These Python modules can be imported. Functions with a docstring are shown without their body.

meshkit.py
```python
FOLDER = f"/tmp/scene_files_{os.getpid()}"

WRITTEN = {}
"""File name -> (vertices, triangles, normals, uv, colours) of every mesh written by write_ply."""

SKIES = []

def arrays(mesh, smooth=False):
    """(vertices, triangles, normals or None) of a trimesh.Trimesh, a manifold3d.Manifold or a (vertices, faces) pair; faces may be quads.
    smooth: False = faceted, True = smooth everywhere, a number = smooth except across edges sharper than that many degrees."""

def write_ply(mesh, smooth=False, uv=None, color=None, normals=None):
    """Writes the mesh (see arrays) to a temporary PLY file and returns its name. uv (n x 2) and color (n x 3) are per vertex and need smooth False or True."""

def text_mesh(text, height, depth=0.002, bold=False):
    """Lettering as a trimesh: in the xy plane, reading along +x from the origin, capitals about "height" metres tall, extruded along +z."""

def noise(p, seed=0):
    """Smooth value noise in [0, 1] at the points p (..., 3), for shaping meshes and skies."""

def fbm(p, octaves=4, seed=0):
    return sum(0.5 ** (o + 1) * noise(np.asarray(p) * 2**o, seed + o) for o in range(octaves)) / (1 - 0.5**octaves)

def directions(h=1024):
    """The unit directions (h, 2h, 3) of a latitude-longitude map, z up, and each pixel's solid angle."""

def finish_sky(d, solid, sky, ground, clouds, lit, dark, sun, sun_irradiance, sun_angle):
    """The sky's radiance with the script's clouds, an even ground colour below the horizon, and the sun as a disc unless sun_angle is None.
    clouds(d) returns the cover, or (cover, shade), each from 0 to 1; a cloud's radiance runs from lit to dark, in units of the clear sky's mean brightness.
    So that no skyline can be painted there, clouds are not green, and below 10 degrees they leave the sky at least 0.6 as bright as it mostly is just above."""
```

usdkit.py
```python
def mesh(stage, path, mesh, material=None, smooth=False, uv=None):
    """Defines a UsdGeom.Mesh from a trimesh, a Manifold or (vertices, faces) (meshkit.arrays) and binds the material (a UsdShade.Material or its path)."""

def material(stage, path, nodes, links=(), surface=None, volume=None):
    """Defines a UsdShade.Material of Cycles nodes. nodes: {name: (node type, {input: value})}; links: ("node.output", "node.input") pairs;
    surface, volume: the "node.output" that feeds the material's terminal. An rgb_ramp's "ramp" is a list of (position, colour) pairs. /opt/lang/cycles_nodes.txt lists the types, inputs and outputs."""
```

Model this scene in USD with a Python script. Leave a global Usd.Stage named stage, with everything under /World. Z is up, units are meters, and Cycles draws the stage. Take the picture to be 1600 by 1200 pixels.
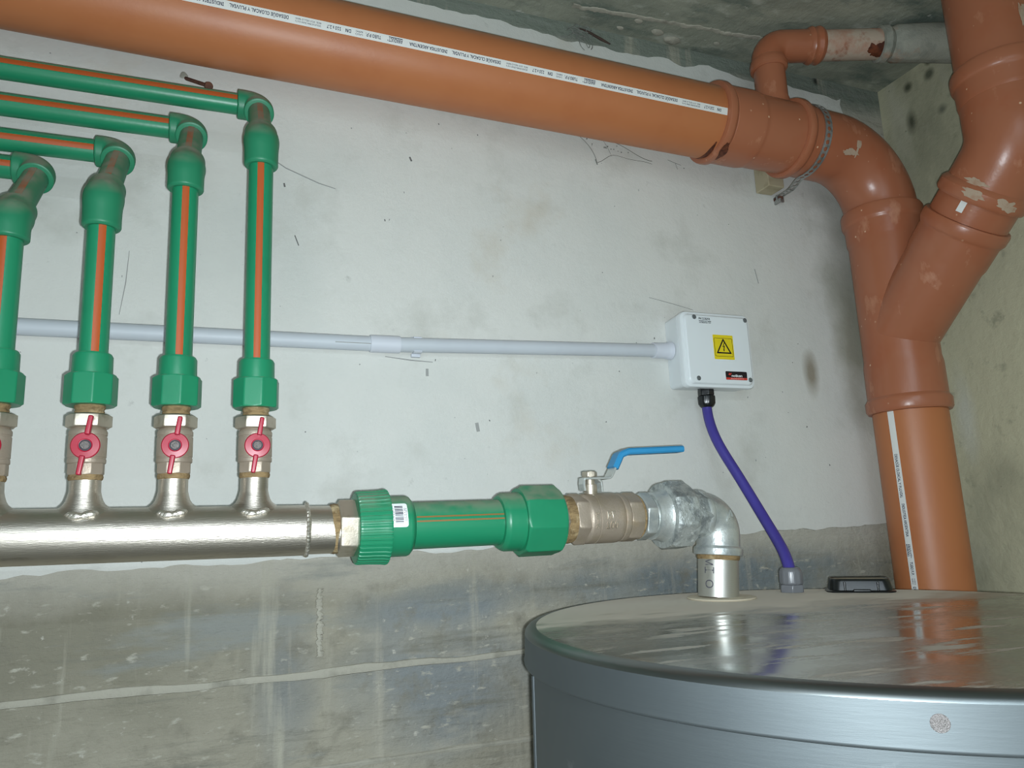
import math, numpy as np, trimesh, usdkit, meshkit
import manifold3d as m3
from shapely.geometry import Polygon, Point, box as sbox
from pxr import Usd, UsdGeom, UsdLux, Gf, Sdf, UsdShade

stage = Usd.Stage.CreateInMemory()
UsdGeom.SetStageUpAxis(stage, UsdGeom.Tokens.z)
UsdGeom.SetStageMetersPerUnit(stage, 1.0)
UsdGeom.Xform.Define(stage, '/World')
stage.SetDefaultPrim(stage.GetPrimAtPath('/World'))
PI = math.pi
A = np.array
H = 1.35                                   # lens height above the floor; every z below is measured from the lens

# ------------------------------------------------------------------ camera
def cam_axes(pitch, yaw, roll):
    f = A([math.sin(yaw) * math.cos(pitch), math.cos(yaw) * math.cos(pitch), math.sin(pitch)])
    rt = np.cross(f, [0, 0, 1.0]); rt /= np.linalg.norm(rt); up = np.cross(rt, f)
    return rt * math.cos(roll) + up * math.sin(roll), -rt * math.sin(roll) + up * math.cos(roll), f
RT, UP, FW = cam_axes(*np.radians([10.9232, 21.6981, -2.5265]))
def pose(p):
    m = Gf.Matrix4d(1.0)
    for i, v in enumerate((RT, UP, -FW)):
        m.SetRow(i, Gf.Vec4d(*map(float, v), 0))
    m.SetRow(3, Gf.Vec4d(*map(float, p), 1))
    return m
cam = UsdGeom.Camera.Define(stage, '/World/Camera')
cam.CreateHorizontalApertureAttr(36.0)
cam.CreateVerticalApertureAttr(27.0)
cam.CreateFocalLengthAttr(36.0 * 1176.54 / 1600)
cam.CreateClippingRangeAttr(Gf.Vec2f(0.02, 100))
cam.AddTransformOp().Set(pose(A([0, 0, H])))
cam.CreateExposureAttr(-0.13)

# ------------------------------------------------------------------ light: the phone's flash beside its lens, and an unseen tube lamp behind for ambient light
flash = UsdLux.DiskLight.Define(stage, '/World/Flash')
flash.CreateRadiusAttr(0.004)
flash.CreateIntensityAttr(50000.0)
flash.CreateColorAttr(Gf.Vec3f(0.89, 0.985, 1.05))
flash.AddTransformOp().Set(pose(A([0, 0, H]) + RT * 0.009 - UP * 0.007 + FW * 0.004))
unseen_lamp_light = UsdLux.RectLight.Define(stage, '/World/UnseenTubeLight')  # light of the out-of-view tube lamp, softens the flash falloff
unseen_lamp_light.CreateWidthAttr(1.1); unseen_lamp_light.CreateHeightAttr(0.05)
unseen_lamp_light.CreateIntensityAttr(130.0)
unseen_lamp_light.CreateColorAttr(Gf.Vec3f(0.80, 0.95, 1.08))
unseen_lamp_light.AddTranslateOp().Set(Gf.Vec3d(-0.3, -1.3, H + 0.735))

# ------------------------------------------------------------------ helpers: naming, tagging, prims
used = {}
def numbered(path):
    k = used.get(path, -1) + 1
    used[path] = k
    return path if k == 0 else f'{path}_{k:03d}'

def tag(prim, label=None, cat=None, group=None, kind=None):
    for k, v in (('label', label), ('category', cat), ('group', group), ('kind', kind)):
        if v:
            prim.SetCustomDataByKey(k, v)
    return prim

class Node:
    def __init__(s, prim, base):
        s.prim, s.base, s.path = prim, A(base, float), str(prim.GetPath())

def thing(name, label, cat, base, group=None, kind=None):
    x = UsdGeom.Xform.Define(stage, numbered('/World/' + name))
    x.AddTranslateOp().Set(Gf.Vec3d(float(base[0]), float(base[1]), float(base[2]) + H))
    return Node(tag(x.GetPrim(), label, cat, group, kind), base)

def part(parent, name, mesh, mat, label=None, smooth=32, kind=None):
    v, f, n = meshkit.arrays(mesh, smooth)
    v = v - parent.base
    path = numbered(parent.path + '/' + name)
    m = UsdGeom.Mesh.Define(stage, path)
    from pxr import Vt
    m.CreatePointsAttr(Vt.Vec3fArray.FromNumpy(v.astype(np.float32)))
    m.CreateFaceVertexCountsAttr(Vt.IntArray.FromNumpy(np.full(len(f), 3, np.int32)))
    m.CreateFaceVertexIndicesAttr(Vt.IntArray.FromNumpy(f.astype(np.int32).ravel()))
    m.CreateSubdivisionSchemeAttr('none')
    if n is not None:
        m.CreateNormalsAttr(Vt.Vec3fArray.FromNumpy(n.astype(np.float32)))
        m.SetNormalsInterpolation('vertex')
    UsdShade.MaterialBindingAPI.Apply(m.GetPrim()).Bind(mat)
    tag(m.GetPrim(), label, kind=kind)
    return Node(m.GetPrim(), parent.base)

ROOT = Node(stage.GetPrimAtPath('/World'), (0, 0, -H))
def single(name, mesh, mat, label, cat, group=None, kind=None, smooth=32):
    n = part(ROOT, name, mesh, mat, smooth=smooth)
    tag(n.prim, label, cat, group, kind)
    return n

def dup(src, base, label):
    was = src.prim.GetCustomData()
    x = UsdGeom.Xform.Define(stage, numbered('/World/' + src.prim.GetName()))
    x.GetPrim().GetReferences().AddInternalReference(src.prim.GetPath())
    x.GetPrim().SetInstanceable(True)
    x.ClearXformOpOrder()
    x.AddTranslateOp().Set(Gf.Vec3d(float(base[0]), float(base[1]), float(base[2]) + H))
    tag(x.GetPrim(), label, was['category'], was.get('group'))

# ------------------------------------------------------------------ helpers: geometry
cat = trimesh.util.concatenate
def unit(v):
    v = A(v, float); return v / np.linalg.norm(v)

def rings_mesh(R, caps=True, close=False):
    R = A(R); k, n = R.shape[:2]
    i, j = np.meshgrid(np.arange(k - 1), np.arange(n), indexing='ij')
    q = np.stack([i * n + j, i * n + (j + 1) % n, (i + 1) * n + (j + 1) % n, (i + 1) * n + j], -1).reshape(-1, 4)
    f = np.vstack([q[:, [0, 1, 2]], q[:, [0, 2, 3]]])
    v = R.reshape(-1, 3)
    if caps:
        v = np.vstack([v, R[0].mean(0), R[-1].mean(0)])
        a = np.arange(n); b = (a + 1) % n
        f = np.vstack([f, np.stack([b, a, np.full(n, k * n)], 1), np.stack([(k - 1) * n + a, (k - 1) * n + b, np.full(n, k * n + 1)], 1)])
    m = trimesh.Trimesh(v, f, process=False)
    return m

def axes_for(d):
    d = unit(d)
    e0 = A([0, -1.0, 0]) if abs(d[1]) < .9 else A([0, 0, 1.0])
    e0 = unit(e0 - d * (e0 @ d))
    return d, e0, np.cross(d, e0)

def lathe(prof, p0, d, n=64, rfun=None, caps=True):
    """prof: (s, r) along the axis from p0; rfun(theta, r, s) reshapes the section."""
    d, e0, e1 = axes_for(d); p0 = A(p0, float)
    th = np.arange(n) * 2 * PI / n
    R = []
    for s, r in prof:
        rr = np.full(n, r) if rfun is None else rfun(th, r, s)
        R.append(p0 + d * s + rr[:, None] * (np.cos(th)[:, None] * e0 + np.sin(th)[:, None] * e1))
    return rings_mesh(R, caps)

def nut(s0, s1, corner, p0, d, sides=6, phase=0.0, ch=0.0015, n=120):
    """a chamfered polygonal nut: corner is the radius over the corners"""
    ap = corner * math.cos(PI / sides)
    def rf(th, r, s):
        m = (th - phase) % (2 * PI / sides) - PI / sides
        return np.minimum(ap / np.cos(m), r)
    c = min(ch, (s1 - s0) * .3)
    lo = ap * 0.985
    return lathe([(s0, lo), (s0 + c, corner), (s1 - c, corner), (s1, lo)], p0, d, n, rf)

def sweep(path, r, n=24, caps=True, twist_ref=None):
    p = A(path, float); k = len(p)
    r = np.broadcast_to(A(r, float), (k,))
    t = np.zeros_like(p); t[1:-1] = p[2:] - p[:-2]; t[0] = p[1] - p[0]; t[-1] = p[-1] - p[-2]
    t /= np.linalg.norm(t, axis=1, keepdims=True)
    ref = A(twist_ref if twist_ref is not None else ([0, 0, 1.0] if abs(t[0][2]) < .9 else [0, -1.0, 0]))
    a = unit(ref - t[0] * (ref @ t[0])); th = np.arange(n) * 2 * PI / n; R = []
    for i in range(k):
        a = unit(a - t[i] * (a @ t[i])); b = np.cross(t[i], a)
        R.append(p[i] + r[i] * (np.cos(th)[:, None] * a + np.sin(th)[:, None] * b))
    return rings_mesh(R, caps)

def fillet(pts, rad, k=10):
    """polyline with its corners rounded"""
    pts = [A(p, float) for p in pts]; out = [pts[0]]
    for a, b, c in zip(pts, pts[1:], pts[2:]):
        u, w = unit(a - b), unit(c - b)
        ang = math.acos(np.clip(u @ w, -1, 1)); dd = rad / math.tan(ang / 2)
        cen = b + unit(u + w) * rad / math.sin(ang / 2)
        s, e = b + u * dd - cen, b + w * dd - cen
        om = math.acos(np.clip(unit(s) @ unit(e), -1, 1))
        for q in range(k + 1):
            f = q / k
            out.append(cen + (math.sin((1 - f) * om) * s + math.sin(f * om) * e) / math.sin(om))
    out.append(pts[-1])
    return A(out)

def resample(p, n):
    p = A(p); s = np.r_[0, np.cumsum(np.linalg.norm(np.diff(p, axis=0), axis=1))]
    u = np.linspace(0, s[-1], n)
    return np.stack([np.interp(u, s, p[:, k]) for k in range(3)], 1)

def spline(pts, n):
    from scipy.interpolate import CubicSpline
    p = A(pts, float); s = np.r_[0, np.cumsum(np.linalg.norm(np.diff(p, axis=0), axis=1))]
    return CubicSpline(s, p)(np.linspace(0, s[-1], n))

def rbox(lo, hi, r=0.002, seg=12):
    lo, hi = A(lo, float), A(hi, float)
    s = m3.Manifold.sphere(r, seg); hs = []
    for i in np.ndindex(2, 2, 2):
        c = [(lo[k] + r) if i[k] == 0 else (hi[k] - r) for k in range(3)]
        hs.append(s.translate(c))
    m = m3.Manifold.batch_hull(hs).to_mesh()
    return trimesh.Trimesh(m.vert_properties[:, :3], m.tri_verts, process=False)

def prism(poly, depth):
    return trimesh.creation.extrude_polygon(poly, depth, engine='earcut')

def rrect(w, h, r):
    return sbox(-w / 2 + r, -h / 2 + r, w / 2 - r, h / 2 - r).buffer(r, quad_segs=6)

def place(m, o, ex, ey, ez):
    m = m.copy(); v = A(m.vertices)
    m.vertices = A(o) + v[:, :1] * A(ex) + v[:, 1:2] * A(ey) + v[:, 2:3] * A(ez)
    if np.dot(np.cross(ex, ey), ez) < 0:
        m.faces = m.faces[:, ::-1]
    return m

def front(m, x, y, z):
    """a shape drawn in the xy plane, put up facing the lens side (-Y)"""
    return place(m, (x, y, z), (1, 0, 0), (0, 0, 1), (0, -1, 0))

def wrap(m, p0, d, e0, e1, R, s0, a0, ds=1, da=1, swap=False):
    """bends a flat drawing (x, y, z=height) round a cylinder; swap: x runs round and y along"""
    m = m.copy(); v = A(m.vertices)
    x, y = (v[:, 1], v[:, 0]) if swap else (v[:, 0], v[:, 1])
    s = s0 + ds * x; a = a0 + da * y / R; r = R + v[:, 2]
    m.vertices = A(p0) + s[:, None] * A(d) + r[:, None] * (np.cos(a)[:, None] * A(e0) + np.sin(a)[:, None] * A(e1))
    return m

def cpatch(p0, d, e0, e1, R, s0, s1, a0, a1, th=0.0003, n=10, k=1):
    """a thin curved band lying on a cylinder"""
    S = np.linspace(s0, s1, k + 1); T = np.linspace(a0, a1, n + 1)
    def grid(r):
        return A([[A(p0) + s * A(d) + r * (math.cos(a) * A(e0) + math.sin(a) * A(e1)) for a in T] for s in S]).reshape(-1, 3)
    w = n + 1; i, j = np.meshgrid(np.arange(k), np.arange(n), indexing='ij')
    q = np.stack([i * w + j, i * w + j + 1, (i + 1) * w + j + 1, (i + 1) * w + j], -1).reshape(-1, 4)
    N = (k + 1) * w
    rim = [*range(0, w), *[w * r + n for r in range(1, k + 1)], *[k * w + c for c in range(n - 1, -1, -1)], *[w * r for r in range(k - 1, 0, -1)]]
    side = [[a, b, b + N, a + N] for a, b in zip(rim, rim[1:] + rim[:1])]
    Q = np.vstack([q + N, q[:, ::-1], side])
    m = trimesh.Trimesh(np.vstack([grid(R - .0004), grid(R + th)]), np.vstack([Q[:, [0, 1, 2]], Q[:, [0, 2, 3]]]), process=False)
    m.fix_normals()
    return m

def text(t, height, depth=0.0002, bold=False, width=None, mid=True):
    m = meshkit.text_mesh(t, height, depth, bold)
    b = m.bounds
    m.apply_translation([-b[0][0], -(b[0][1] + b[1][1]) / 2 if mid else 0, 0])
    if width:
        m.vertices[:, 0] *= width / (b[1][0] - b[0][0])
    return m

XF = ((1, 0, 0), (0, -1, 0), (0, 0, 1))     # frame of a pipe along X: angle 0 faces the lens, + goes up
ZF = ((0, 0, 1), (0, -1, 0), (1, 0, 0))     # frame of a pipe along Z: angle 0 faces the lens, + goes right

def blotch(w, h, seed, n=40, amp=.45):
    t = np.arange(n) * 2 * PI / n
    k = 1 + amp * 2 * (meshkit.fbm(np.stack([np.cos(t) * 1.7 + seed, np.sin(t) * 1.7, t * 0], 1), 3, seed) - .5)
    m = prism(Polygon(np.stack([w / 2 * np.cos(t) * k, h / 2 * np.sin(t) * k], 1)).buffer(0), .0003)
    return trimesh.Trimesh(*trimesh.remesh.subdivide_to_size(m.vertices, m.faces, .005), process=False)

# ------------------------------------------------------------------ helpers: materials
def lin(c):
    c = A(c, float) / 255
    return tuple(np.where(c <= .04045, c / 12.92, ((c + .055) / 1.055) ** 2.4))

def mat(name, col, rough=.5, metal=0.0, layers=(), bump=(), spec=.5, coat=0.0, extra=None):
    """a procedural material. layers paint over the base colour: ('noise', scale, from, to, colour[, stretch, rough, seed]),
    ('dust', from, to, colour[, rough]) on upward faces, ('spots', scale, radius, colour), ('blob', centre, r0, r1, colour), ('above', axis, a, b, colour)"""
    N = {'geo': ('geometry', {}), 'p': ('principled_bsdf', {'roughness': rough, 'metallic': metal, 'specular_ior_level': spec, 'coat_weight': coat, **(extra or {})})}
    L = []; N['c0'] = ('color', {'value': lin(col)}); cur = 'c0.color'; rc = None
    for i, l in enumerate(layers):
        k = f'l{i}'; rr = None
        if l[0] == 'noise':
            _, sc, lo, hi, c = l[:5]; st = l[5] if len(l) > 5 and l[5] else (1, 1, 1); rr = l[6] if len(l) > 6 else None
            sd = l[7] if len(l) > 7 else i * 3.7
            N[k + 'm'] = ('mapping', {'scale': st, 'location': (sd, sd * .7, -sd)}); N[k + 'n'] = ('noise_texture', {'scale': sc, 'detail': 6.0, 'roughness': .6})
            N[k + 'r'] = ('map_range', {'from_min': lo, 'from_max': hi, 'clamp': True})
            L += [('geo.position', k + 'm.vector'), (k + 'm.vector', k + 'n.vector'), (k + 'n.fac', k + 'r.value')]
            fac = k + 'r.result'
        elif l[0] == 'dust':
            _, lo, hi, c = l[:4]; rr = l[4] if len(l) > 4 else None
            N[k + 's'] = ('separate_xyz', {}); N[k + 'r'] = ('map_range', {'from_min': lo, 'from_max': hi, 'clamp': True})
            N[k + 'n'] = ('noise_texture', {'scale': 60.0, 'detail': 4.0}); N[k + 'r2'] = ('map_range', {'from_min': .25, 'from_max': .6, 'clamp': True})
            N[k + 'x'] = ('math', {'math_type': 'multiply'})
            L += [('geo.normal', k + 's.vector'), (k + 's.z', k + 'r.value'), ('geo.position', k + 'n.vector'), (k + 'n.fac', k + 'r2.value'),
                  (k + 'r.result', k + 'x.value1'), (k + 'r2.result', k + 'x.value2')]
            fac = k + 'x.value'
        elif l[0] == 'spots':
            _, sc, rad, c = l[:4]
            N[k + 'v'] = ('voronoi_texture', {'scale': sc, 'feature': 'f1'}); N[k + 'r'] = ('map_range', {'from_min': rad, 'from_max': rad * .5, 'clamp': True})
            N[k + 'n'] = ('noise_texture', {'scale': sc * .37}); N[k + 'r2'] = ('map_range', {'from_min': .52, 'from_max': .6, 'clamp': True}); N[k + 'x'] = ('math', {'math_type': 'multiply'})
            L += [('geo.position', k + 'v.vector'), (k + 'v.distance', k + 'r.value'), ('geo.position', k + 'n.vector'), (k + 'n.fac', k + 'r2.value'),
                  (k + 'r.result', k + 'x.value1'), (k + 'r2.result', k + 'x.value2')]
            fac = k + 'x.value'
        elif l[0] == 'blob':
            _, cen, r0, r1, c = l[:5]; st = l[5] if len(l) > 5 else (1, 1, 1)
            N[k + 'm'] = ('mapping', {'scale': st, 'location': tuple(-A(cen) * A(st) - A([0, 0, H]) * A(st))}); N[k + 'd'] = ('vector_math', {'math_type': 'length'})
            N[k + 'n'] = ('noise_texture', {'scale': 14.0, 'detail': 5.0}); N[k + 'a'] = ('math', {'math_type': 'multiply_add', 'value2': r1 * .9, 'value3': -r1 * .45}); N[k + 's'] = ('math', {'math_type': 'add'})
            N[k + 'r'] = ('map_range', {'from_min': r1, 'from_max': r0, 'clamp': True})
            L += [('geo.position', k + 'm.vector'), (k + 'm.vector', k + 'd.vector1'), ('geo.position', k + 'n.vector'), (k + 'n.fac', k + 'a.value1'), (k + 'd.value', k + 's.value1'), (k + 'a.value', k + 's.value2'), (k + 's.value', k + 'r.value')]
            fac = k + 'r.result'
        elif l[0] == 'above':
            _, ax, lo, hi, c = l[:5]; rr = l[5] if len(l) > 5 else None
            amp = l[6] if len(l) > 6 else .1
            N[k + 's'] = ('separate_xyz', {}); N[k + 'm'] = ('mapping', {'scale': (1, 2.2, 1)}); N[k + 'n'] = ('noise_texture', {'scale': 11.0, 'detail': 7.0, 'roughness': .65}); N[k + 'a'] = ('math', {'math_type': 'multiply_add', 'value2': 2 * amp, 'value3': -amp}); N[k + 'b'] = ('math', {'math_type': 'add'})
            N[k + 'r'] = ('map_range', {'from_min': lo, 'from_max': hi, 'clamp': True})
            L += [('geo.position', k + 's.vector'), ('geo.position', k + 'm.vector'), (k + 'm.vector', k + 'n.vector'), (k + 'n.fac', k + 'a.value1'), (k + 's.' + ax, k + 'b.value1'), (k + 'a.value', k + 'b.value2'), (k + 'b.value', k + 'r.value')]
            fac = k + 'r.result'
        amt = 1.0
        N[k + 'c'] = ('color', {'value': lin(c)}); N[k + 'mix'] = ('mix_color', {'blend_type': 'mix'})
        L += [(fac, k + 'mix.fac'), (cur, k + 'mix.a'), (k + 'c.color', k + 'mix.b')]
        cur = k + 'mix.result'
        if rr is not None:
            N[k + 'rm'] = ('mix_float', {'a': rough, 'b': float(rr)})
            L += [(fac, k + 'rm.fac')] + ([(rc, k + 'rm.a')] if rc else [])
            rc = k + 'rm.result'
            if metal:
                N[k + 'mm'] = ('mix_float', {'a': metal, 'b': 0.0}); L += [(fac, k + 'mm.fac'), (k + 'mm.result', 'p.metallic')]
    L.append((cur, 'p.base_color'))
    if rc:
        L.append((rc, 'p.roughness'))
    prev = None
    for i, (sc, dist, st) in enumerate(bump):
        k = f'b{i}'
        N[k + 'm'] = ('mapping', {'scale': st or (1, 1, 1)}); N[k + 'n'] = ('noise_texture', {'scale': sc, 'detail': 5.0, 'roughness': .6}); N[k] = ('bump', {'strength': 1.0, 'distance': dist})
        L += [('geo.position', k + 'm.vector'), (k + 'm.vector', k + 'n.vector'), (k + 'n.fac', k + '.height')] + ([(prev, k + '.normal')] if prev else [])
        prev = k + '.normal'
    if prev:
        L.append((prev, 'p.normal'))
    return usdkit.material(stage, '/World/Looks/' + name, N, L, surface='p.BSDF')

DUST = (176, 166, 150)
M = {}
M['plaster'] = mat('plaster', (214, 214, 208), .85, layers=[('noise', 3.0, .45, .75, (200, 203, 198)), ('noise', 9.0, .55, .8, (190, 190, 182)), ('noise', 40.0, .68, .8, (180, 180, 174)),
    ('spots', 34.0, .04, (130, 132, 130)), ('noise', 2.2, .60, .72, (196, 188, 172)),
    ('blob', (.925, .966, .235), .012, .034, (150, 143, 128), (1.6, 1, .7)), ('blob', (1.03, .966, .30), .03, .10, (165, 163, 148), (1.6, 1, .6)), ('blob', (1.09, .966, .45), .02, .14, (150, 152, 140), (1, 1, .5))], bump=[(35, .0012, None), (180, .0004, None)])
M['unseen_bounce_plaster'] = mat('unseen_pale_plaster', (232, 232, 226), .85, layers=[('noise', 3.0, .45, .75, (222, 222, 216))])  # for walls out of view, kept pale to bounce the flash back
M['concrete'] = mat('bare_concrete', (150, 145, 129), .8, layers=[('noise', 5.0, .42, .62, (162, 157, 141)), ('blob', (.28, .97, -.185), .05, .16, (128, 132, 131), (1, 1, 1.7)), ('blob', (.08, .97, -.15), .012, .05, (127, 130, 128), (1, 1, .45)), ('blob', (.27, .97, -.095), .04, .12, (126, 131, 131), (.8, 1, 3)), ('blob', (.72, .97, -.075), .14, .34, (118, 126, 128), (1, 1, 5)), ('blob', (-.12, .97, -.10), .06, .22, (128, 124, 108), (.7, 1, 1.6)), ('noise', 30.0, .54, .76, (124, 120, 106)), ('noise', 18.0, .56, .70, (118, 116, 104), (.22, 1, 2.6)), ('noise', 90.0, .60, .70, (172, 168, 154), (.5, 1, 1.4)), ('noise', 7.0, .60, .74, (166, 161, 147), (.7, 1, 2.2)), ('noise', 14.0, .58, .72, (168, 163, 148), (1.6, 1, .16)),
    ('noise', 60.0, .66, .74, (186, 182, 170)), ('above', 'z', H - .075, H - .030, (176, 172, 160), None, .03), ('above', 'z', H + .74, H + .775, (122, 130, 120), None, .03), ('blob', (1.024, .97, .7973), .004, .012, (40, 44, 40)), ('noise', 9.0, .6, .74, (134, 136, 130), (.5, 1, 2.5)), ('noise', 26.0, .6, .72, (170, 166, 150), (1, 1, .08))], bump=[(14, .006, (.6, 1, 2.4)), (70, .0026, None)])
M['ceiling'] = mat('ceiling_concrete', (136, 140, 126), .85, layers=[('noise', 3.0, .45, .62, (160, 162, 146), (1, 2.2, 1)), ('noise', 7.0, .5, .65, (106, 116, 106), (1, 2.5, 1)), ('noise', 16.0, .58, .7, (176, 178, 166), (1, 2, 1)), ('noise', 45.0, .66, .74, (196, 198, 188)),
    ('spots', 18.0, .1, (196, 200, 192))], bump=[(12, .005, None), (60, .002, None)])
M['right'] = mat('right_wall_concrete', (200, 196, 166), .85, layers=[('noise', 3.5, .45, .62, (160, 158, 134), (1, 1, .6)), ('noise', 6.0, .55, .7, (190, 187, 166), (1, 1, .4)), ('noise', 25.0, .6, .75, (146, 145, 122)), ('spots', 30.0, .07, (122, 124, 104)), ('blob', (1.177, .905, .774), .003, .012, (88, 90, 72)), ('blob', (1.177, .908, .7066), .004, .022, (88, 90, 72), (1, 1.6, .7)), ('blob', (1.177, .857, .797), .003, .009, (88, 90, 72)), ('blob', (1.177, .859, .7735), .004, .013, (104, 106, 88)), ('blob', (1.177, .846, .696), .003, .012, (120, 122, 104)), ('blob', (1.177, .8924, .155), .01, .05, (204, 204, 186), (1, 2.2, .5))], bump=[(20, .003, None), (90, .001, None)])
M['seam'] = mat('seam_concrete', (168, 164, 150), .85, layers=[('noise', 30.0, .5, .7, (140, 137, 124))], bump=[(60, .002, None)])
M['floor'] = mat('floor_concrete', (176, 172, 162), .8, layers=[('noise', 4.0, .45, .65, (158, 154, 146))], bump=[(30, .002, None)])  # floor out of view, kept light so the flash bounces
M['scuff'] = mat('scuff_mark', (158, 159, 156), .9)
M['scuff_dark'] = mat('dark_scuff', (112, 112, 110), .9)
OR = (182, 113, 70)
M['orange'] = mat('orange_plastic', OR, .44, layers=[('noise', 12.0, .5, .8, (175, 104, 63)), ('dust', .45, 1.0, (158, 146, 128), .8), ('noise', 120.0, .72, .8, (202, 152, 116))], bump=[(220, .00012, None)])
M['orange_fit'] = mat('orange_fitting', (166, 103, 74), .3, layers=[('noise', 9.0, .5, .8, (162, 88, 56)), ('noise', 26.0, .63, .76, (190, 134, 104), (1, 1, .5), .6), ('dust', .7, 1.0, (168, 150, 128), .8), ('spots', 60.0, .12, (222, 190, 160))], bump=[(160, .00015, None)])
M['orange_dusty'] = mat('mortar_smeared_orange', (172, 100, 70), .6, layers=[('noise', 18.0, .30, .52, (182, 164, 146), (1, 1, 1), .9), ('noise', 40.0, .55, .7, (150, 92, 66))], bump=[(60, .001, None)])
M['tape'] = mat('white_print_tape', (226, 226, 222), .5)
M['ink'] = mat('blue_black_ink', (44, 50, 74), .6)
M['stain'] = mat('dark_gap_rust_stain', (72, 34, 20), .5, layers=[('noise', 90.0, .42, .62, (118, 62, 38))])
GR = (30, 130, 91)
M['green'] = mat('green_plastic', GR, .36, layers=[('noise', 14.0, .5, .8, (30, 119, 84)), ('dust', .35, .95, (126, 142, 118), .8)], bump=[(200, .0001, None)])
M['green_dusty'] = mat('dusty_green_plastic', (36, 124, 88), .45, layers=[('dust', .2, .8, (140, 136, 120), .85)], bump=[(200, .0001, None)])
M['stripe'] = mat('orange_stripe', (172, 80, 32), .4, layers=[('dust', .35, .95, (150, 120, 90), .8)])
M['stripe_dusty'] = mat('dusty_orange_stripe', (160, 84, 46), .5, layers=[('dust', -.15, .7, (138, 126, 106), .85)])
M['stripe_thin'] = mat('brown_stripe', (136, 104, 58), .45)
M['steel'] = mat('polished_steel', (206, 198, 186), .4, 1.0, layers=[('noise', 6.0, .5, .75, (176, 168, 156), (1, 1, 1)), ('noise', 9.0, .6, .75, (150, 142, 128), (1, 1, 14))], bump=[(60, .0002, (1, 1, 25))])
M['weld'] = mat('weld_bead', (222, 216, 204), .42, .9, layers=[('noise', 90.0, .55, .75, (168, 158, 142))], bump=[(150, .0012, None)])
M['nickel'] = mat('nickel_brass', (200, 190, 174), .42, .8, layers=[('noise', 60.0, .5, .75, (164, 150, 128)), ('noise', 16.0, .6, .75, (150, 130, 100), None, .5)], bump=[(500, .00012, None)])
M['nickel_dull'] = mat('cast_nickel', (176, 162, 146), .5, .55, layers=[('noise', 40.0, .5, .75, (166, 152, 130)), ('noise', 9.0, .62, .75, (140, 118, 84), None, .6)], bump=[(420, .0003, None)])
M['hemp'] = mat('hemp_sealing', (150, 126, 88), .85, layers=[('noise', 200.0, .4, .7, (104, 84, 54), (.3, 1, 1)), ('noise', 50.0, .55, .7, (184, 166, 130))], bump=[(250, .0012, (.4, 1, 1))])
M['galv'] = mat('galvanized_iron', (204, 208, 204), .38, .6, layers=[('noise', 40.0, .46, .66, (172, 179, 179)), ('noise', 110.0, .6, .72, (208, 214, 214)), ('noise', 14.0, .6, .75, (152, 156, 150), None, .6)], bump=[(90, .0007, None), (300, .0003, None)])
M['galv_rough'] = mat('pitted_galvanized_iron', (188, 193, 190), .48, .55, layers=[('noise', 60.0, .45, .6, (140, 146, 146)), ('noise', 150.0, .6, .68, (222, 226, 224))], bump=[(130, .0022, None)])
M['red'] = mat('red_handle', (168, 22, 50), .35)
M['screw'] = mat('bright_screw', (170, 164, 162), .45, .8, bump=[(700, .0020, None)])
M['screw_grey'] = mat('grey_screw', (112, 118, 120), .5, .4)
M['dark'] = mat('dark_recess', (40, 34, 44), .6)
M['black'] = mat('black_plastic', (26, 28, 30), .25)
M['black_cap'] = mat('glossy_black_plastic', (20, 23, 23), .3)
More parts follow.
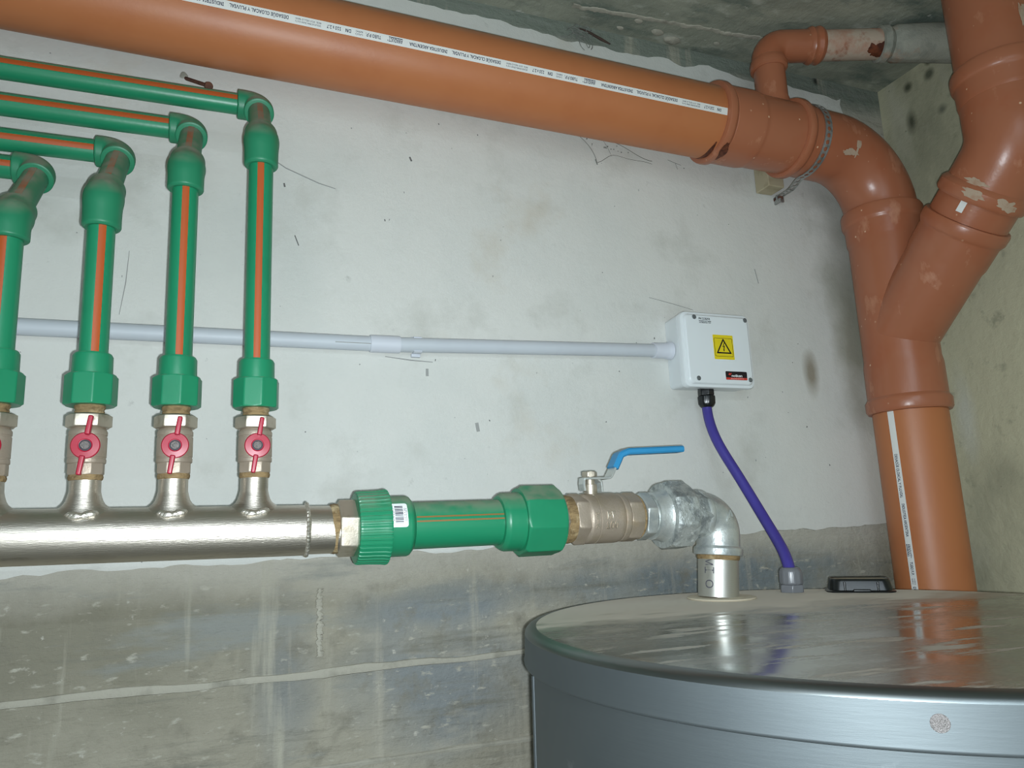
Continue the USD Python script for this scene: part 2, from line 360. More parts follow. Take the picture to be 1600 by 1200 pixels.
M['cream'] = mat('dusty_cream_plastic', (150, 142, 122), .8, layers=[('noise', 40.0, .5, .7, (128, 120, 102))])
M['gasket'] = mat('cream_gasket', (208, 198, 176), .75)
M['blue'] = mat('blue_vinyl', (48, 138, 188), .42)
M['purple'] = mat('purple_cable', (68, 60, 146), .42, layers=[('noise', 20.0, .5, .75, (62, 54, 132))])
M['grey_gland'] = mat('smoky_grey_plastic', (112, 114, 118), .28, layers=[('noise', 30.0, .5, .7, (112, 114, 122))])
M['white'] = mat('white_box_plastic', (222, 228, 230), .32)
M['lid_white'] = mat('white_lid_plastic', (226, 232, 234), .28)
M['conduit'] = mat('grey_white_conduit', (196, 202, 208), .5, layers=[('noise', 8.0, .5, .75, (190, 195, 202))])
M['conduit_fit'] = mat('white_conduit_fitting', (208, 212, 220), .5)
M['yellow'] = mat('yellow_label', (228, 206, 30), .45)
M['print'] = mat('black_print', (30, 26, 22), .55)
M['label_black'] = mat('black_label', (28, 20, 26), .4)
M['label_red'] = mat('red_label', (206, 62, 52), .45)
M['label_pale'] = mat('pale_pink_print', (238, 190, 180), .5)
M['label_white'] = mat('white_label', (240, 244, 244), .45)
M['label_grey'] = mat('grey_print', (84, 84, 90), .6)
M['barcode'] = mat('barcode_print', (84, 82, 92), .6)
M['strap'] = mat('galvanized_strap', (172, 174, 172), .42, .75, layers=[('noise', 70.0, .5, .7, (120, 120, 112), None, .7), ('dust', .5, 1.0, (160, 156, 142), .9)], bump=[(200, .0004, None)])
M['rust'] = mat('rusty_iron', (104, 66, 50), .8, layers=[('noise', 120.0, .45, .65, (74, 48, 40))], bump=[(300, .001, None)])
M['mortar'] = mat('grey_mortar', (158, 158, 146), .9, layers=[('noise', 30.0, .5, .7, (128, 132, 122)), ('noise', 12.0, .6, .72, (168, 122, 94))], bump=[(50, .003, None)])
M['smear'] = mat('dried_mortar_smear', (180, 158, 136), .85, layers=[('noise', 70.0, .5, .7, (166, 128, 104))], bump=[(120, .001, None)])
M['wood'] = mat('pale_wood', (176, 166, 138), .8, layers=[('noise', 40.0, .5, .7, (150, 138, 110), (.2, 1, 1))])
M['web'] = mat('dusty_cobweb', (120, 122, 116), .9)
M['twig'] = mat('dark_twig', (66, 52, 44), .85)
M['tank_side'] = mat('brushed_tank_steel', (110, 117, 119), .62, .9, layers=[('noise', 3.0, .45, .7, (100, 108, 112)), ('noise', 24.0, .64, .74, (132, 138, 140))], bump=[(30, .0001, (1, 1, 12))])
M['tank_edge'] = mat('tank_edge_steel', (120, 126, 126), .38, 1.0)
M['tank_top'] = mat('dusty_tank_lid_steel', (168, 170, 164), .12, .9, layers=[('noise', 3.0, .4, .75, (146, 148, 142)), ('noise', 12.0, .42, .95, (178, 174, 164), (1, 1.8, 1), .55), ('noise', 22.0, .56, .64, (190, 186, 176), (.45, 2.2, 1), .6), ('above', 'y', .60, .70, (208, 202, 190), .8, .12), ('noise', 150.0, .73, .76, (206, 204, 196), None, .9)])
M['unseen_lamp_body'] = mat('unseen_lamp_enamel', (220, 220, 216), .4)
M['tube'] = usdkit.material(stage, '/World/Looks/unseen_lamp_tube', {'e': ('emission', {'color': (.86, .96, 1.0), 'strength': 1.2})}, surface='e.emission')  # glow of the lamp out of view behind the lens

# ------------------------------------------------------------------ the room
XL, XR, YB, YF, ZC = -1.5, 1.177, .97, -1.7, .803
def slab(lo, hi):
    return trimesh.creation.box(bounds=[lo, hi])
def wall(name, lo, hi, m):
    return single(name, slab(lo, hi), M[m], None, None, kind='structure', smooth=False)
wall('floor', (XL - .1, YF - .1, -H - .1), (XR + .1, YB + .1, -H), 'floor')
wall('ceiling', (XL - .1, YF - .1, ZC), (XR + .1, YB + .1, ZC + .12), 'ceiling')
wall('wall_right', (XR, YF - .1, -H), (XR + .1, YB + .1, ZC), 'right')
wall('unseen_wall_left', (XL - .1, YF - .1, -H), (XL, YB + .1, ZC), 'unseen_bounce_plaster')  # out of view, pale to throw flash light back
wall('unseen_wall_front', (XL, YF - .1, -H), (XR, YF, ZC), 'unseen_bounce_plaster')  # unseen wall behind the lens, pale for the same bounce

wb = thing('wall_back', None, None, ((XL + XR) / 2, YB + .05, -H), kind='structure')
part(wb, 'concrete', slab((XL, YB, -H), (XR, YB + .1, ZC)), M['concrete'], 'bare board-marked grey concrete behind and below the white plaster', smooth=False)
rng = np.random.default_rng(5)
def ragged(x0, x1, z0, z1, amp, step, seed):
    n = max(2, int(abs(math.hypot(x1 - x0, z1 - z0)) / step)); t = np.linspace(0, 1, n)
    p = np.stack([x0 + (x1 - x0) * t, z0 + (z1 - z0) * t], 1)
    w = (meshkit.fbm(np.stack([t * n * .23, t * 0 + seed, t * 0], 1), 4, seed) - .5) * 2 * amp
    d = unit([-(z1 - z0), x1 - x0]); w[[0, -1]] = 0
    return p + w[:, None] * d
edge = np.vstack([ragged(XL + .002, XR - .002, -.034, -.018, .005, .008, 3), ragged(XR - .002, 1.165, -.016, .36, .004, .02, 4), ragged(1.165, 1.09, .36, .62, .02, .012, 7), ragged(1.09, 1.075, .62, .768, .012, .01, 9),
                  ragged(1.075, .3, .768, .775, .010, .01, 11), ragged(.3, XL + .002, .775, .77, .010, .014, 12)])
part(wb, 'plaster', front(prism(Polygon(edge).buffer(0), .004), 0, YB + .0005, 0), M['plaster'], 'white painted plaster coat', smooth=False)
def seam(x0, x1, z0, z1, hgt, dep, seed):
    n = 150; t = np.linspace(0, 1, n); R = []
    for q in t:
        x, z = x0 + (x1 - x0) * q, z0 + (z1 - z0) * q
        nn = meshkit.fbm(A([[q * 60, seed, 0.0]]), 4, seed)[0]; n2 = meshkit.fbm(A([[q * 23, seed + 5, 0.0]]), 4, seed + 3)[0]
        h = hgt * (.45 + nn); d = dep * (.3 + .7 * n2); z += (n2 - .5) * hgt * .5
        R.append([[x, YB + .002, z - h / 2], [x, YB - d * .7, z - h * .36], [x, YB - d, z + h * .05], [x, YB - d * .6, z + h * .38], [x, YB + .002, z + h / 2]])
    return rings_mesh(R)
part(wb, 'board_seam', seam(XL, .95, -.148, -.1635, .011, .005, 2), M['seam'], 'pale raised board seam in the concrete')
part(wb, 'board_seam', seam(XL, .95, -.243, -.274, .007, .005, 6), M['seam'])
v = seam(-.128, .098, 0, 0, .009, .004, 9)
vv = A(v.vertices); v.vertices = np.stack([.122 + vv[:, 2], vv[:, 1], -.10 + .35 * (vv[:, 0] + .015)], 1); v.fix_normals()
part(wb, 'board_seam', v, M['seam'])
# scuffs, scratches and pinholes in the paint
def mark(pts, w):
    p = A([[x, YB - .0036, z] for x, z in pts]); d = np.gradient(p, axis=0); d /= np.linalg.norm(d, axis=1, keepdims=True)
    s = np.cross(d, [0, 1.0, 0]); k = len(p); ww = w * np.r_[.5, np.ones(k - 2), .5] if k > 2 else np.full(k, w)
    R = [[p[i] + s[i] * ww[i] / 2, p[i] - s[i] * ww[i] / 2, p[i] - s[i] * ww[i] / 2 - A([0, .0008, 0]), p[i] + s[i] * ww[i] / 2 - A([0, .0008, 0])] for i in range(k)]
    m = rings_mesh(R); m.fix_normals(); return m
dark = [mark([(.0875, .3905), (.0925, .377)], .0012), mark([(.2435, .525), (.246, .519)], .0022), mark([(.073, .462), (.074, .457)], .002)]
light = [mark([(.058, .498), (.062, .492), (.075, .484), (.095, .4765), (.118, .468), (.14, .463)], .0012), mark([(.055, .505), (.058, .497)], .001),
         mark([(.62, .345), (.66, .338), (.70, .330)], .0007), mark([(-.13, .33), (-.127, .30), (-.126, .26)], .0012), mark([(-.105, .35), (-.107, .31), (-.112, .27)], .0010),
         mark([(.205, .2325), (.24, .2290), (.27, .2275)], .0016), mark([(.262, .218), (.262, .208)], .0035), mark([(.33, .145), (.332, .133)], .0045), mark([(.83, .41), (.835, .385)], .001)]
for _ in range(46):
    x, z = rng.uniform(-.3, 1.05), rng.uniform(.0, .6); a = rng.uniform(0, 2 * PI); l = rng.uniform(.001, .0035)
    (dark if rng.random() < .4 else light).append(mark([(x, z), (x + l * math.cos(a) * .4, z + l * math.sin(a))], rng.uniform(.0006, .0013)))
part(wb, 'scuff_marks', cat(light), M['scuff'], 'grey scuffs and scratches in the paint', smooth=False, kind='stuff')
part(wb, 'scuff_marks', cat(dark), M['scuff_dark'], 'dark specks in the paint', smooth=False, kind='stuff')
# board line and mortar blobs under the ceiling
cl = stage.GetPrimAtPath('/World/ceiling')
CN = Node(cl, (0, 0, -H))
sm = seam(0, 1, 0, 0, .010, .004, 4); vv = A(sm.vertices)
sm.vertices = np.stack([.50 + .42 * vv[:, 0], .93 - .03 * vv[:, 0] + vv[:, 2], ZC + (vv[:, 1] - YB) * .9], 1); sm.fix_normals()
part(CN, 'board_seam', sm, M['seam'])
bl = []
for x, y, r in ((.665, .945, .009), (.70, .955, .012), (.62, .93, .006), (.60, .955, .005), (.78, .94, .005)):
    s = trimesh.creation.icosphere(2, r); s.vertices = s.vertices * [1.3, .8, .4] * (1 + .35 * (meshkit.noise(s.vertices * 190, 3)[:, None] - .5)) + [x, y, ZC]; bl.append(s)
part(CN, 'mortar_splash', cat(bl), M['seam'], kind='stuff')

# unseen tube lamp behind the lens, placed to lift the ambient light
t = thing('unseen_ceiling_lamp', 'unseen long tube lamp under the ceiling behind the viewer, placed to light the room softly', 'lamp', (-.3, -1.3, .74))
part(t, 'housing', rbox((-.9, -1.345, .765), (.3, -1.255, ZC - .001), .004), M['unseen_lamp_body'])
part(t, 'tube', lathe([(0, .013), (1.12, .013)], (-.86, -1.3, .752), (1, 0, 0), 20), M['tube'])
for x in (-.875, .26):
    part(t, 'tube_holder', rbox((x, -1.318, .736), (x + .015, -1.282, .768), .002), M['unseen_lamp_body'])

# ------------------------------------------------------------------ the orange drain
PD = unit((1, -.023, -.035)); P0 = A([0, .896, .632])
def on(s):
    return P0 + PD * s
F_e1 = unit(A([0, 0, 1]) - PD * PD[2]); F_e0 = -np.cross(F_e1, PD); F_e0 = F_e0 if F_e0[1] < 0 else -F_e0
PF = (PD, F_e0, F_e1)
t = thing('drain_pipe', 'long orange-brown sewer pipe running under the ceiling with a white printed strip', 'pipe', on(-.5) - A([0, 0, .055]))
part(t, 'pipe', lathe([(-.62, .055), (-.62, .0565), (-.618, .0625), (-.60, .0635), (-.594, .0590), (-.56, .0585), (-.545, .055), (.6960, .055)], P0, PD, 96), M['orange'])
strip = part(t, 'printed_strip', cpatch(P0, *PF,   .055, -.54, .6945, math.radians(-19.3), math.radians(-8.3), .0004, 4, 1), M['tape'], 'white strip with upside-down printing')
PERIOD = [(.0, .0195, 'logo'), (.0284, .078, 'INDUSTRIA ARGENTINA'), (.0841, .1508, 'DESAGÜE CLOACAL Y PLUVIAL'), (.1588, .1891, ('SEGUN NORMA IRAM 13476', 'RES. 253 SELLO MRC')), (.1964, .2131, '110 x 2.7'), (.2188, .2254, 'DN'), (.231, .2396, ('USO', 'MRC')), (.2435, .2627, 'TUBO P.P.')]
def strip_text(seg, hgt):
    """the lettering of one entry as a flat mesh starting at x = 0, centred on y = 0"""
    x0, x1, what = seg; w = x1 - x0
    if what == 'logo':
        a = text('AWADUCT', hgt * 1.15, .0002, True, w * .9)
        b = sbox(w * .0, -hgt * .95, w * .9, -hgt * .72)
        r = text('®', hgt * .5, .0002, False, w * .08); r.apply_translation([w * .92, hgt * .3, 0])
        return cat([a, prism(b, .0002), r])
    if isinstance(what, tuple):
        a, b = (text(q, hgt * .5, .0002, False, w) for q in what)
        a.apply_translation([0, hgt * .42, 0]); b.apply_translation([0, -hgt * .42, 0])
        return cat([a, b])
    return text(what, hgt, .0002, True, w)
flat = [(s, strip_text(s, .0040)) for s in PERIOD]
pr = []
ac = math.radians(-13.8)
for k in range(-2, 2):
    for (x0, x1, what), m in flat:
        s1 = .1871 + k * .2705 + x1
        if -.32 < s1 - (x1 - x0) and s1 < .696:
            pr.append(wrap(m, P0, *PF, .0553, s1, ac, -1, -1))
part(strip, 'lettering', cat(pr), M['ink'], smooth=False)
part(t, 'gap_patch', wrap(blotch(.008, .052, 3, 40, .3), P0, *PF, .0551, .6915, math.radians(-92), 1, 1), M['stain'], 'dark patch along the gap below the socket', smooth=False)  # dark patch standing for the open gap under the socket rim

def collar(p, d, R, w, rim=.0065):
    """the bulged ring of a push-fit socket, from p along d"""
    return [(0, R + rim * .35), (w * .08, R + rim * .85), (w * .25, R + rim), (w * .6, R + rim), (w * .8, R + rim * .7), (w, R + .0016)]

# tee with an upright branch
t = thing('pipe_tee', 'orange sewer tee at the end of the long drain pipe, with a thin upright branch', 'pipe fitting', on(.79) - A([0, 0, .063]))
q = [(.6955, .0560)] + [(.6957 + s, r) for s, r in collar(0, 0, .0565, .0175)] + [(.715, .0590), (.761, .0592), (.767, .0582), (.774, .0565), (.8418, .0562)]
part(t, 'body', lathe(q, P0, PD, 96), M['orange_fit'])
BX = A([.8270, .8765, 0])
part(t, 'branch', lathe([(.60, .0262), (.664, .0262), (.668, .0247), (.719, .0247)], BX, (0, 0, 1), 56), M['orange_fit'])
part(t, 'rust_stain', wrap(blotch(.012, .034, 5, 40, .5), P0, *PF, .0630, .7055, math.radians(-70), 1, 1), M['stain'], 'dark rust-coloured stain under the socket rim', smooth=False)

# small elbow, smeared stub and its mortar plug
HB = unit((.94, -.34, 0)); ZB = .764
t = thing('small_elbow', 'small orange pipe elbow standing on the upright branch below the ceiling', 'pipe fitting', (BX[0], BX[1], .72))
path = fillet([BX + A([0, 0, .7195]), BX + A([0, 0, ZB]), BX + HB * .078 + A([0, 0, ZB])], .026, 14)
part(t, 'body', sweep(path, .0258, 48), M['orange_fit'])
part(t, 'socket', lathe([(.719, .0262)] + [(.720 + s, r) for s, r in collar(0, 0, .0262, .017, .0035)][::1] + [(.7385, .0258)], BX, (0, 0, 1), 56), M['orange_fit'])
hb0 = BX + A([0, 0, ZB])
part(t, 'socket', lathe([(.066, .0258), (.069, .0285), (.0725, .0300), (.0765, .0285), (.079, .0290), (.085, .0305), (.089, .0290), (.092, .0262)], hb0, HB, 56), M['orange_fit'])
t = thing('pipe_stub', 'short orange pipe smeared with pale mortar running from the small elbow into the wall', 'pipe', hb0 + HB * .15 - A([0, 0, .026]))
part(t, 'pipe', lathe([(.092, .0245), (.206, .0245)], hb0, HB, 56), M['orange_dusty'])
part(t, 'rim', lathe([(.186, .0248), (.188, .0290), (.198, .0300), (.203, .0270), (.206, .0248)], hb0, HB, 56), M['mortar'], 'mortar-covered socket rim')
HB0 = np.cross((0, 0, 1), HB); HB0 = HB0 if HB0[1] < 0 else -HB0
part(t, 'stain', wrap(blotch(.030, .024, 8, 40, .7), hb0, HB, HB0, (0, 0, 1), .0246, .176, math.radians(-58), 1, 1), M['stain'], 'dark brown stain at the rim', smooth=False)
s = lathe([(.205, .0255), (.215, .030), (.26, .031), (.32, .032), (.362, .036), (.375, .038)], hb0, HB, 64)
s.vertices = s.vertices + (meshkit.fbm(s.vertices * 45, 4, 2)[:, None] - .5) * unit([.2, -.5, -.8]) * .01
s.vertices[:, 2] = np.minimum(s.vertices[:, 2], ZC - .0005); s.vertices[:, 0] = np.minimum(s.vertices[:, 0], XR + .004)
single('mortar_plug', s, M['mortar'], 'lumpy grey mortar packed round the stub pipe where it meets the wall', 'mortar')

# large bend
VX = A([1.033, .879, 0])
b0 = on(.905); corner = A([VX[0], VX[1], on(VX[0] - .0)[2]])
t = thing('pipe_bend', 'orange sewer bend turning from the drain pipe down to the double branch', 'pipe fitting', (VX[0] - .06, VX[1], .47))
path = fillet([on(.8419), corner, VX + A([0, 0, .4992])], .108, 28)
part(t, 'body', sweep(path, .0562, 72), M['orange_fit'])
part(t, 'socket', lathe([(.8419, .0566)] + [(.842 + s, r) for s, r in collar(0, 0, .0565, .0175)] + [(.861, .0575), (.878, .0562)], P0, PD, 96), M['orange_fit'])

def torus_wrap(m, u0, v0):
    m = m.copy(); q = A(m.vertices); rt, rm = .108, .0563
    cen = A([VX[0] - rt, VX[1], corner[2] - rt]); u = u0 + q[:, 0] / (rt + rm * math.sin(v0)); w = v0 + q[:, 1] / rm; rr = rm + q[:, 2]
    rho = rt + rr * np.sin(w)
    m.vertices = np.stack([cen[0] + rho * np.sin(u), cen[1] - rr * np.cos(w), cen[2] + rho * np.cos(u)], 1)
    return m
for w, h, sd, u, v in ((.010, .040, 3, .19, -.22), (.026, .010, 9, .06, -.52), (.012, .010, 5, .10, .02)):
    part(t, 'mortar_smear', torus_wrap(blotch(w, h, sd, 40, .8), u, v), M['smear'], 'pale mortar smear', smooth=False)

# wye with its branch towards the room
t = thing('pipe_wye', 'large orange Y fitting joining the bend, the steep branch and the downpipe', 'pipe fitting', (VX[0], VX[1], .175))
zz = lambda p: [(z, r) for z, r in p]
part(t, 'body', lathe([(.1560, .0575), (.1565, .0605), (.161, .0632), (.174, .0634), (.178, .0612), (.181, .0592), (.232, .0588), (.243, .0570), (.44, .0568), (.446, .0588), (.470, .0592), (.474, .0612), (.478, .0632), (.494, .0634), (.498, .0615), (.4985, .0575)], VX, (0, 0, 1), 96), M['orange_fit'])
BD = unit((.038, -1, 1)); J = A([VX[0], VX[1], .281])
part(t, 'branch', lathe([(-.02, .050), (.0, .0565), (.138, .0568), (.145, .0588), (.180, .0592), (.184, .0612), (.188, .0632), (.200, .0634), (.204, .0615), (.2045, .0575)], J, BD, 96), M['orange_fit'])
lab = cpatch(J, *axes_for(BD), .0595, .218, .2375, math.radians(-52), math.radians(-46), .0004, 3, 1)
t = thing('upper_bend', 'orange sewer bend above the steep branch, scuffed with pale mortar', 'pipe fitting', J + BD * .22)
K = J + BD * .318
top = A([K[0], K[1], .6270])
path = fillet([J + BD * .2047, K, top], .07, 16)
part(t, 'body', sweep(path, .0568, 72), M['orange_fit'])
part(t, 'socket', lathe([(.233, .0572), (.2335, .0605), (.238, .0632), (.251, .0632), (.255, .0605), (.258, .0572)], J, BD, 96), M['orange_fit'])
part(t, 'socket', lathe([(.573, .0570), (.58, .0585), (.60, .0590), (.604, .0612), (.609, .0632), (.622, .0634), (.627, .061), (.6275, .0572)], (K[0], K[1], 0), (0, 0, 1), 96), M['orange_fit'])
part(t, 'tag', cpatch(J, BD, unit(-RT * .7 - FW * .72 + BD * ((RT * .7 + FW * .72) @ BD)), np.cross(BD, unit(-RT * .7 - FW * .72 + BD * ((RT * .7 + FW * .72) @ BD))), .0572, .2175, .2345, -.08, .08, .0004, 3, 1), M['tape'], 'small white printed tag')
BE0 = unit(-FW + BD * (FW @ BD))
for a, c, w, h, sd in ((.12, .246, .014, .036, 2), (-.62, .247, .012, .040, 4), (-.75, .262, .010, .034, 6), (.5, .29, .018, .010, 7)):
    part(t, 'mortar_smear', wrap(blotch(w, h, sd, 40, .8), J, BD, BE0, np.cross(BD, BE0), .0630 if c < .256 else .0572, c, a, 1, 1), M['smear'], 'pale mortar smear', smooth=False)
t = thing('upper_pipe', 'orange sewer pipe rising into the ceiling in the top corner', 'pipe', (K[0], K[1], .61))
part(t, 'pipe', lathe([(.6277, .055), (ZC + .001, .055)], (K[0], K[1], 0), (0, 0, 1), 96), M['orange_fit'])

for c, a, w, h, sd in ((.735, .75, .05, .016, 3), (.70, 1.0, .03, .02, 5), (.668, .30, .045, .009, 8)):
    part(t, 'mortar_smear', wrap(blotch(w, h, sd, 40, .8), (K[0], K[1], 0), *ZF, .0552, c, a - .55, 1, 1), M['smear'], 'pale mortar smear', smooth=False)

t = thing('downpipe', 'upright orange sewer pipe behind the tank with a white printed strip down its side', 'pipe', (VX[0], VX[1], -H))
part(t, 'pipe', lathe([(-H, .055), (.1559, .055)], VX, (0, 0, 1), 96), M['orange'])
strip = part(t, 'printed_strip', cpatch(VX, *ZF, .055, -H + .02, .1555, math.radians(-84), math.radians(-73.5), .0004, 4, 1), M['tape'], 'white strip with printing that reads downwards')
pr = []; order = [(.0885, 2, .067), (.0128, 1, .0495), (-.0476, 0, .0205), (-.0741, 7, .0196), (-.0985, 6, .0086), (-.1105, 5, .0066), (-.122, 4, .0167)]
for z0, i, ln in order:
    m = flat[i][1].copy(); m.vertices[:, 0] *= ln / (PERIOD[i][1] - PERIOD[i][0])
    pr.append(wrap(m, VX, *ZF, .0553, z0, math.radians(-78.8), -1, 1))
part(strip, 'lettering', cat(pr), M['ink'], smooth=False)

# perforated strap round the bend, nailed to the wall
ang = np.radians(np.arange(120, -101, -5.0)); pc = on(.8805)
loop = [A([pc[0], .9655, .668])] + [pc + .0586 * (F_e0 * math.cos(a) + F_e1 * math.sin(a)) for a in ang]
loop += [A([.8835, .915, .5395]), A([.8880, .94, .5405]), A([.8934, .9655, .5422])]
pth = resample(spline(loop, 200), 200)
Ls = np.r_[0, np.cumsum(np.linalg.norm(np.diff(pth, axis=0), axis=1))]; L = Ls[-1]
pol = sbox(0, -.0065, L, .0065)
for k in range(int(L / .0105)):
    pol = pol.difference(Point(.006 + k * .0105, 0).buffer(.0034, quad_segs=5))
sv, sf = trimesh.remesh.subdivide_to_size(*(lambda m: (m.vertices, m.faces))(prism(pol, .0009)), .006)
tan = np.gradient(pth, axis=0); tan /= np.linalg.norm(tan, axis=1, keepdims=True)
wid = []
for i, p in enumerate(pth):
    e = PD - tan[i] * (PD @ tan[i]); wid.append(unit(e))
wid = A(wid); nor = np.cross(tan, wid)
ip = lambda arr, s: np.stack([np.interp(s, Ls, arr[:, k]) for k in range(3)], 1)
V = ip(pth, sv[:, 0]) + ip(wid, sv[:, 0]) * sv[:, 1:2] - ip(nor, sv[:, 0]) * sv[:, 2:3]
t = thing('perforated_strap', 'perforated metal strap slung round the orange bend and fixed to the wall', 'strap', (.897, .965, .535))
sm = trimesh.Trimesh(V, sf, process=False); sm.fix_normals()
part(t, 'band', sm, M['strap'], smooth=50)
part(t, 'screw', cat([lathe([(0, .0022), (.02, .0022), (.02, .0045), (.023, .0035)], (.8938, .974, .5420), (-.12, -1, -.1), 16), nut(.008, .0125, .0062, (.8938, .974, .5420), (-.12, -1, -.1), n=48)]), M['rust'], 'rusty screw and washer holding the strap end')
part(t, 'bent_end', cat([rbox((.886, .9560, .5340), (.9015, .9592, .5460), .0008, 8), rbox((.8875, .951, .5315), (.8915, .966, .5390), .0008, 8)]), M['strap'])
single('wooden_block', rbox((.850, .932, .5475), (.883, .9655, .60), .002), M['wood'], 'small pale block wedged between the orange tee and the wall', 'block')

# ------------------------------------------------------------------ green hot-water risers
YR, YH = .786, .885
RISERS = [(-.1868, .4035, .285, -7, 'shortest'), (-.1108, .4345, .3047, 12.6, 'second shortest'), (-.0372, .4755, .354, 4.4, 'second tallest'), (.0357, .5184, .3905, -3.5, 'tallest')]
LBL = ['green riser pipe at the left edge of the picture, lowest of the four', 'green riser pipe second from the left, turning left at its dusty elbow', 'green riser pipe third from the left, turning left at its dusty elbow', 'tallest green riser pipe, rightmost of the four']
HST = (-5, -7, 7, 10)
def soc(s0, s1, R, r0):
    return [(s0, r0), (s0 + .0005, R - .0012), (s0 + .002, R), (s1 - .001, R), (s1, R - .0006)]
for (x, zh, zs, sa, _), lab, ha in zip(RISERS, LBL, HST):
    zc = zh - (YH - YR)
    ax = A([x, YR, 0]); c1 = A([x, YR, zc]); c2 = A([x, YH, zh]); dg = unit(c2 - c1)
    t = thing('riser_pipe', lab, 'pipe', (x, YR, .129), 'green riser pipes on the steel manifold')
    ad = part(t, 'adapter', nut(.1295, .1588, .0226, ax, (0, 0, 1), 8, .2, .0016), M['green'], 'eight-sided green threaded adapter')
    part(ad, 'socket', lathe([(.1575, .0170), (.1600, .0174), (.1765, .0172), (.1790, .0158), (.1792, .0125)], ax, (0, 0, 1), 56), M['green'])
    pp = part(t, 'pipe', lathe([(.175, .0125), (zc - .01, .0125)], ax, (0, 0, 1), 48), M['green'])
    part(pp, 'stripe', cpatch(ax, *ZF, .0125, .1792, zs, math.radians(sa - 15), math.radians(sa + 15), .00025, 6, 1), M['stripe'], 'orange stripe along the pipe')
    e45 = [A([x, YR, zs]), c1, c1 + dg * .030]
    pth = resample(fillet(e45, .022, 14), 44); n = len(pth)
    s = np.linspace(0, 1, n); rr = np.full(n, .0174); rr += .0011 * np.exp(-((s - .55) / .16) ** 2)
    rr[0] = .0150; rr[1] = .0168; rr[-1] = .0145; rr[-2] = .0165
    part(t, 'elbow', sweep(pth, rr, 48), M['green_dusty'], 'green forty-five degree elbow')
    sl = part(t, 'sloping_pipe', lathe([(.02, .0125), (.13, .0125)], c1, dg, 48), M['green_dusty'], 'short dusty green pipe sloping back to the wall')
    d_, e0_, e1_ = axes_for(dg)
    part(sl, 'stripe', cpatch(c1, d_, e0_, e1_, .0125, .0265, .122, math.radians(-14), math.radians(14), .00025, 6, 1), M['stripe_dusty'])
    e90 = [c2 - dg * .026, c2, c2 - A([.0245, 0, 0])]
    pth = resample(fillet(e90, .0165, 16), 50); n = len(pth)
    rr = np.full(n, .0172); rr[0] = .0150; rr[1] = .0168; rr[-1] = .0150; rr[-2] = .0168
    part(t, 'elbow', sweep(pth, rr, 48), M['green_dusty'], 'green right-angle elbow')
    hp = part(t, 'header_pipe', lathe([(0.0, .0125), (x - .012 - XL - .001, .0125)], (XL + .001, YH, zh), (1, 0, 0), 48), M['green'], 'green pipe running left along the wall')
    part(hp, 'stripe', cpatch((0, YH, zh), *XF, .0125, XL + .002, x - .0245, math.radians(ha - 15), math.radians(ha + 15), .00025, 6, 1), M['stripe'])
# ------------------------------------------------------------------ ball valves with red handles
def small_valve(x):
    ax = A([x, YR, 0])
    t = thing('ball_valve', 'nickel ball valve with a red handle under the tallest green riser', 'valve', (x, YR, .064), 'red-handled ball valves on the steel manifold')
    part(t, 'body', cat([nut(.0655, .0762, .0156, ax, (0, 0, 1), 8, .39, .001), lathe([(.0752, .0146), (.0764, .0160), (.0797, .0160), (.0800, .0156), (.0812, .0156), (.0815, .0160), (.1000, .0160), (.1003, .0155), (.1015, .0155), (.1018, .0160), (.1052, .0160), (.1070, .0150), (.1085, .0140)], ax, (0, 0, 1), 72)]), M['nickel_dull'])
    part(t, 'union_nut', nut(.1085, .1213, .0194, ax, (0, 0, 1), 6, .52, .0015), M['nickel'], 'hexagonal union nut')
    part(t, 'thread', lathe([(.1205, .0130), (.1225, .0118), (.124, .0126), (.1255, .0119), (.127, .0128), (.1300, .0132)], ax, (0, 0, 1), 48), M['hemp'], 'thread wrapped with hemp')
    s = lathe([(.0605, .0134), (.0615, .0142), (.0635, .0146), (.0660, .0140)], ax, (0, 0, 1), 48)
    part(t, 'sealing', s, M['hemp'], 'hemp sealing round the lower thread')
    zc = .0905; st = A([x + .0012, YR, zc])
    part(t, 'stem', lathe([(.012, .0062), (.0205, .0058)], st, (0, -1, 0), 32), M['nickel'])
    ti = math.radians(8)
    disc = lathe([(.0190, .0105), (.0195, .0118), (.0215, .0120), (.0225, .0112), (.0228, .0060), (.0222, .0050)], st, (0, -1, 0), 56)
    ux = A([math.cos(ti), 0, -math.sin(ti)]); uz = A([math.sin(ti), 0, math.cos(ti)])
    bl = []
    for sg in (1, -1):
        b = rbox((-.0023, .0, 0), (.0023, .0075, .0175), .0011, 8)
        b.vertices[:, 0] *= 1 - .12 * b.vertices[:, 2] / .0175
        bl.append(place(b, st + A([0, -.0195, 0]) + uz * sg * .0095, ux, (0, -1, 0), uz * sg))
    h = part(t, 'handle', cat([disc] + bl), M['red'], 'red butterfly handle')
    part(h, 'recess', lathe([(.0215, .0050), (.0233, .0050), (.0234, .0040)], st, (0, -1, 0), 32), M['dark'])
    part(h, 'screw', cat([lathe([(.0225, .0036), (.0242, .0036), (.0249, .0026), (.0251, .0005)], st, (0, -1, 0), 24)]), M['screw'], 'bright handle screw')
    return t
vx = [r[0] for r in RISERS]
v0 = small_valve(vx[3])
VL = ['nickel ball valve under the leftmost green riser, cut off by the picture edge', 'nickel ball valve with a red handle under the second green riser from the left', 'nickel ball valve with a red handle under the third green riser from the left']
for x, l in zip(vx[:3], VL):
    dup(v0, (x, YR, .064), l)

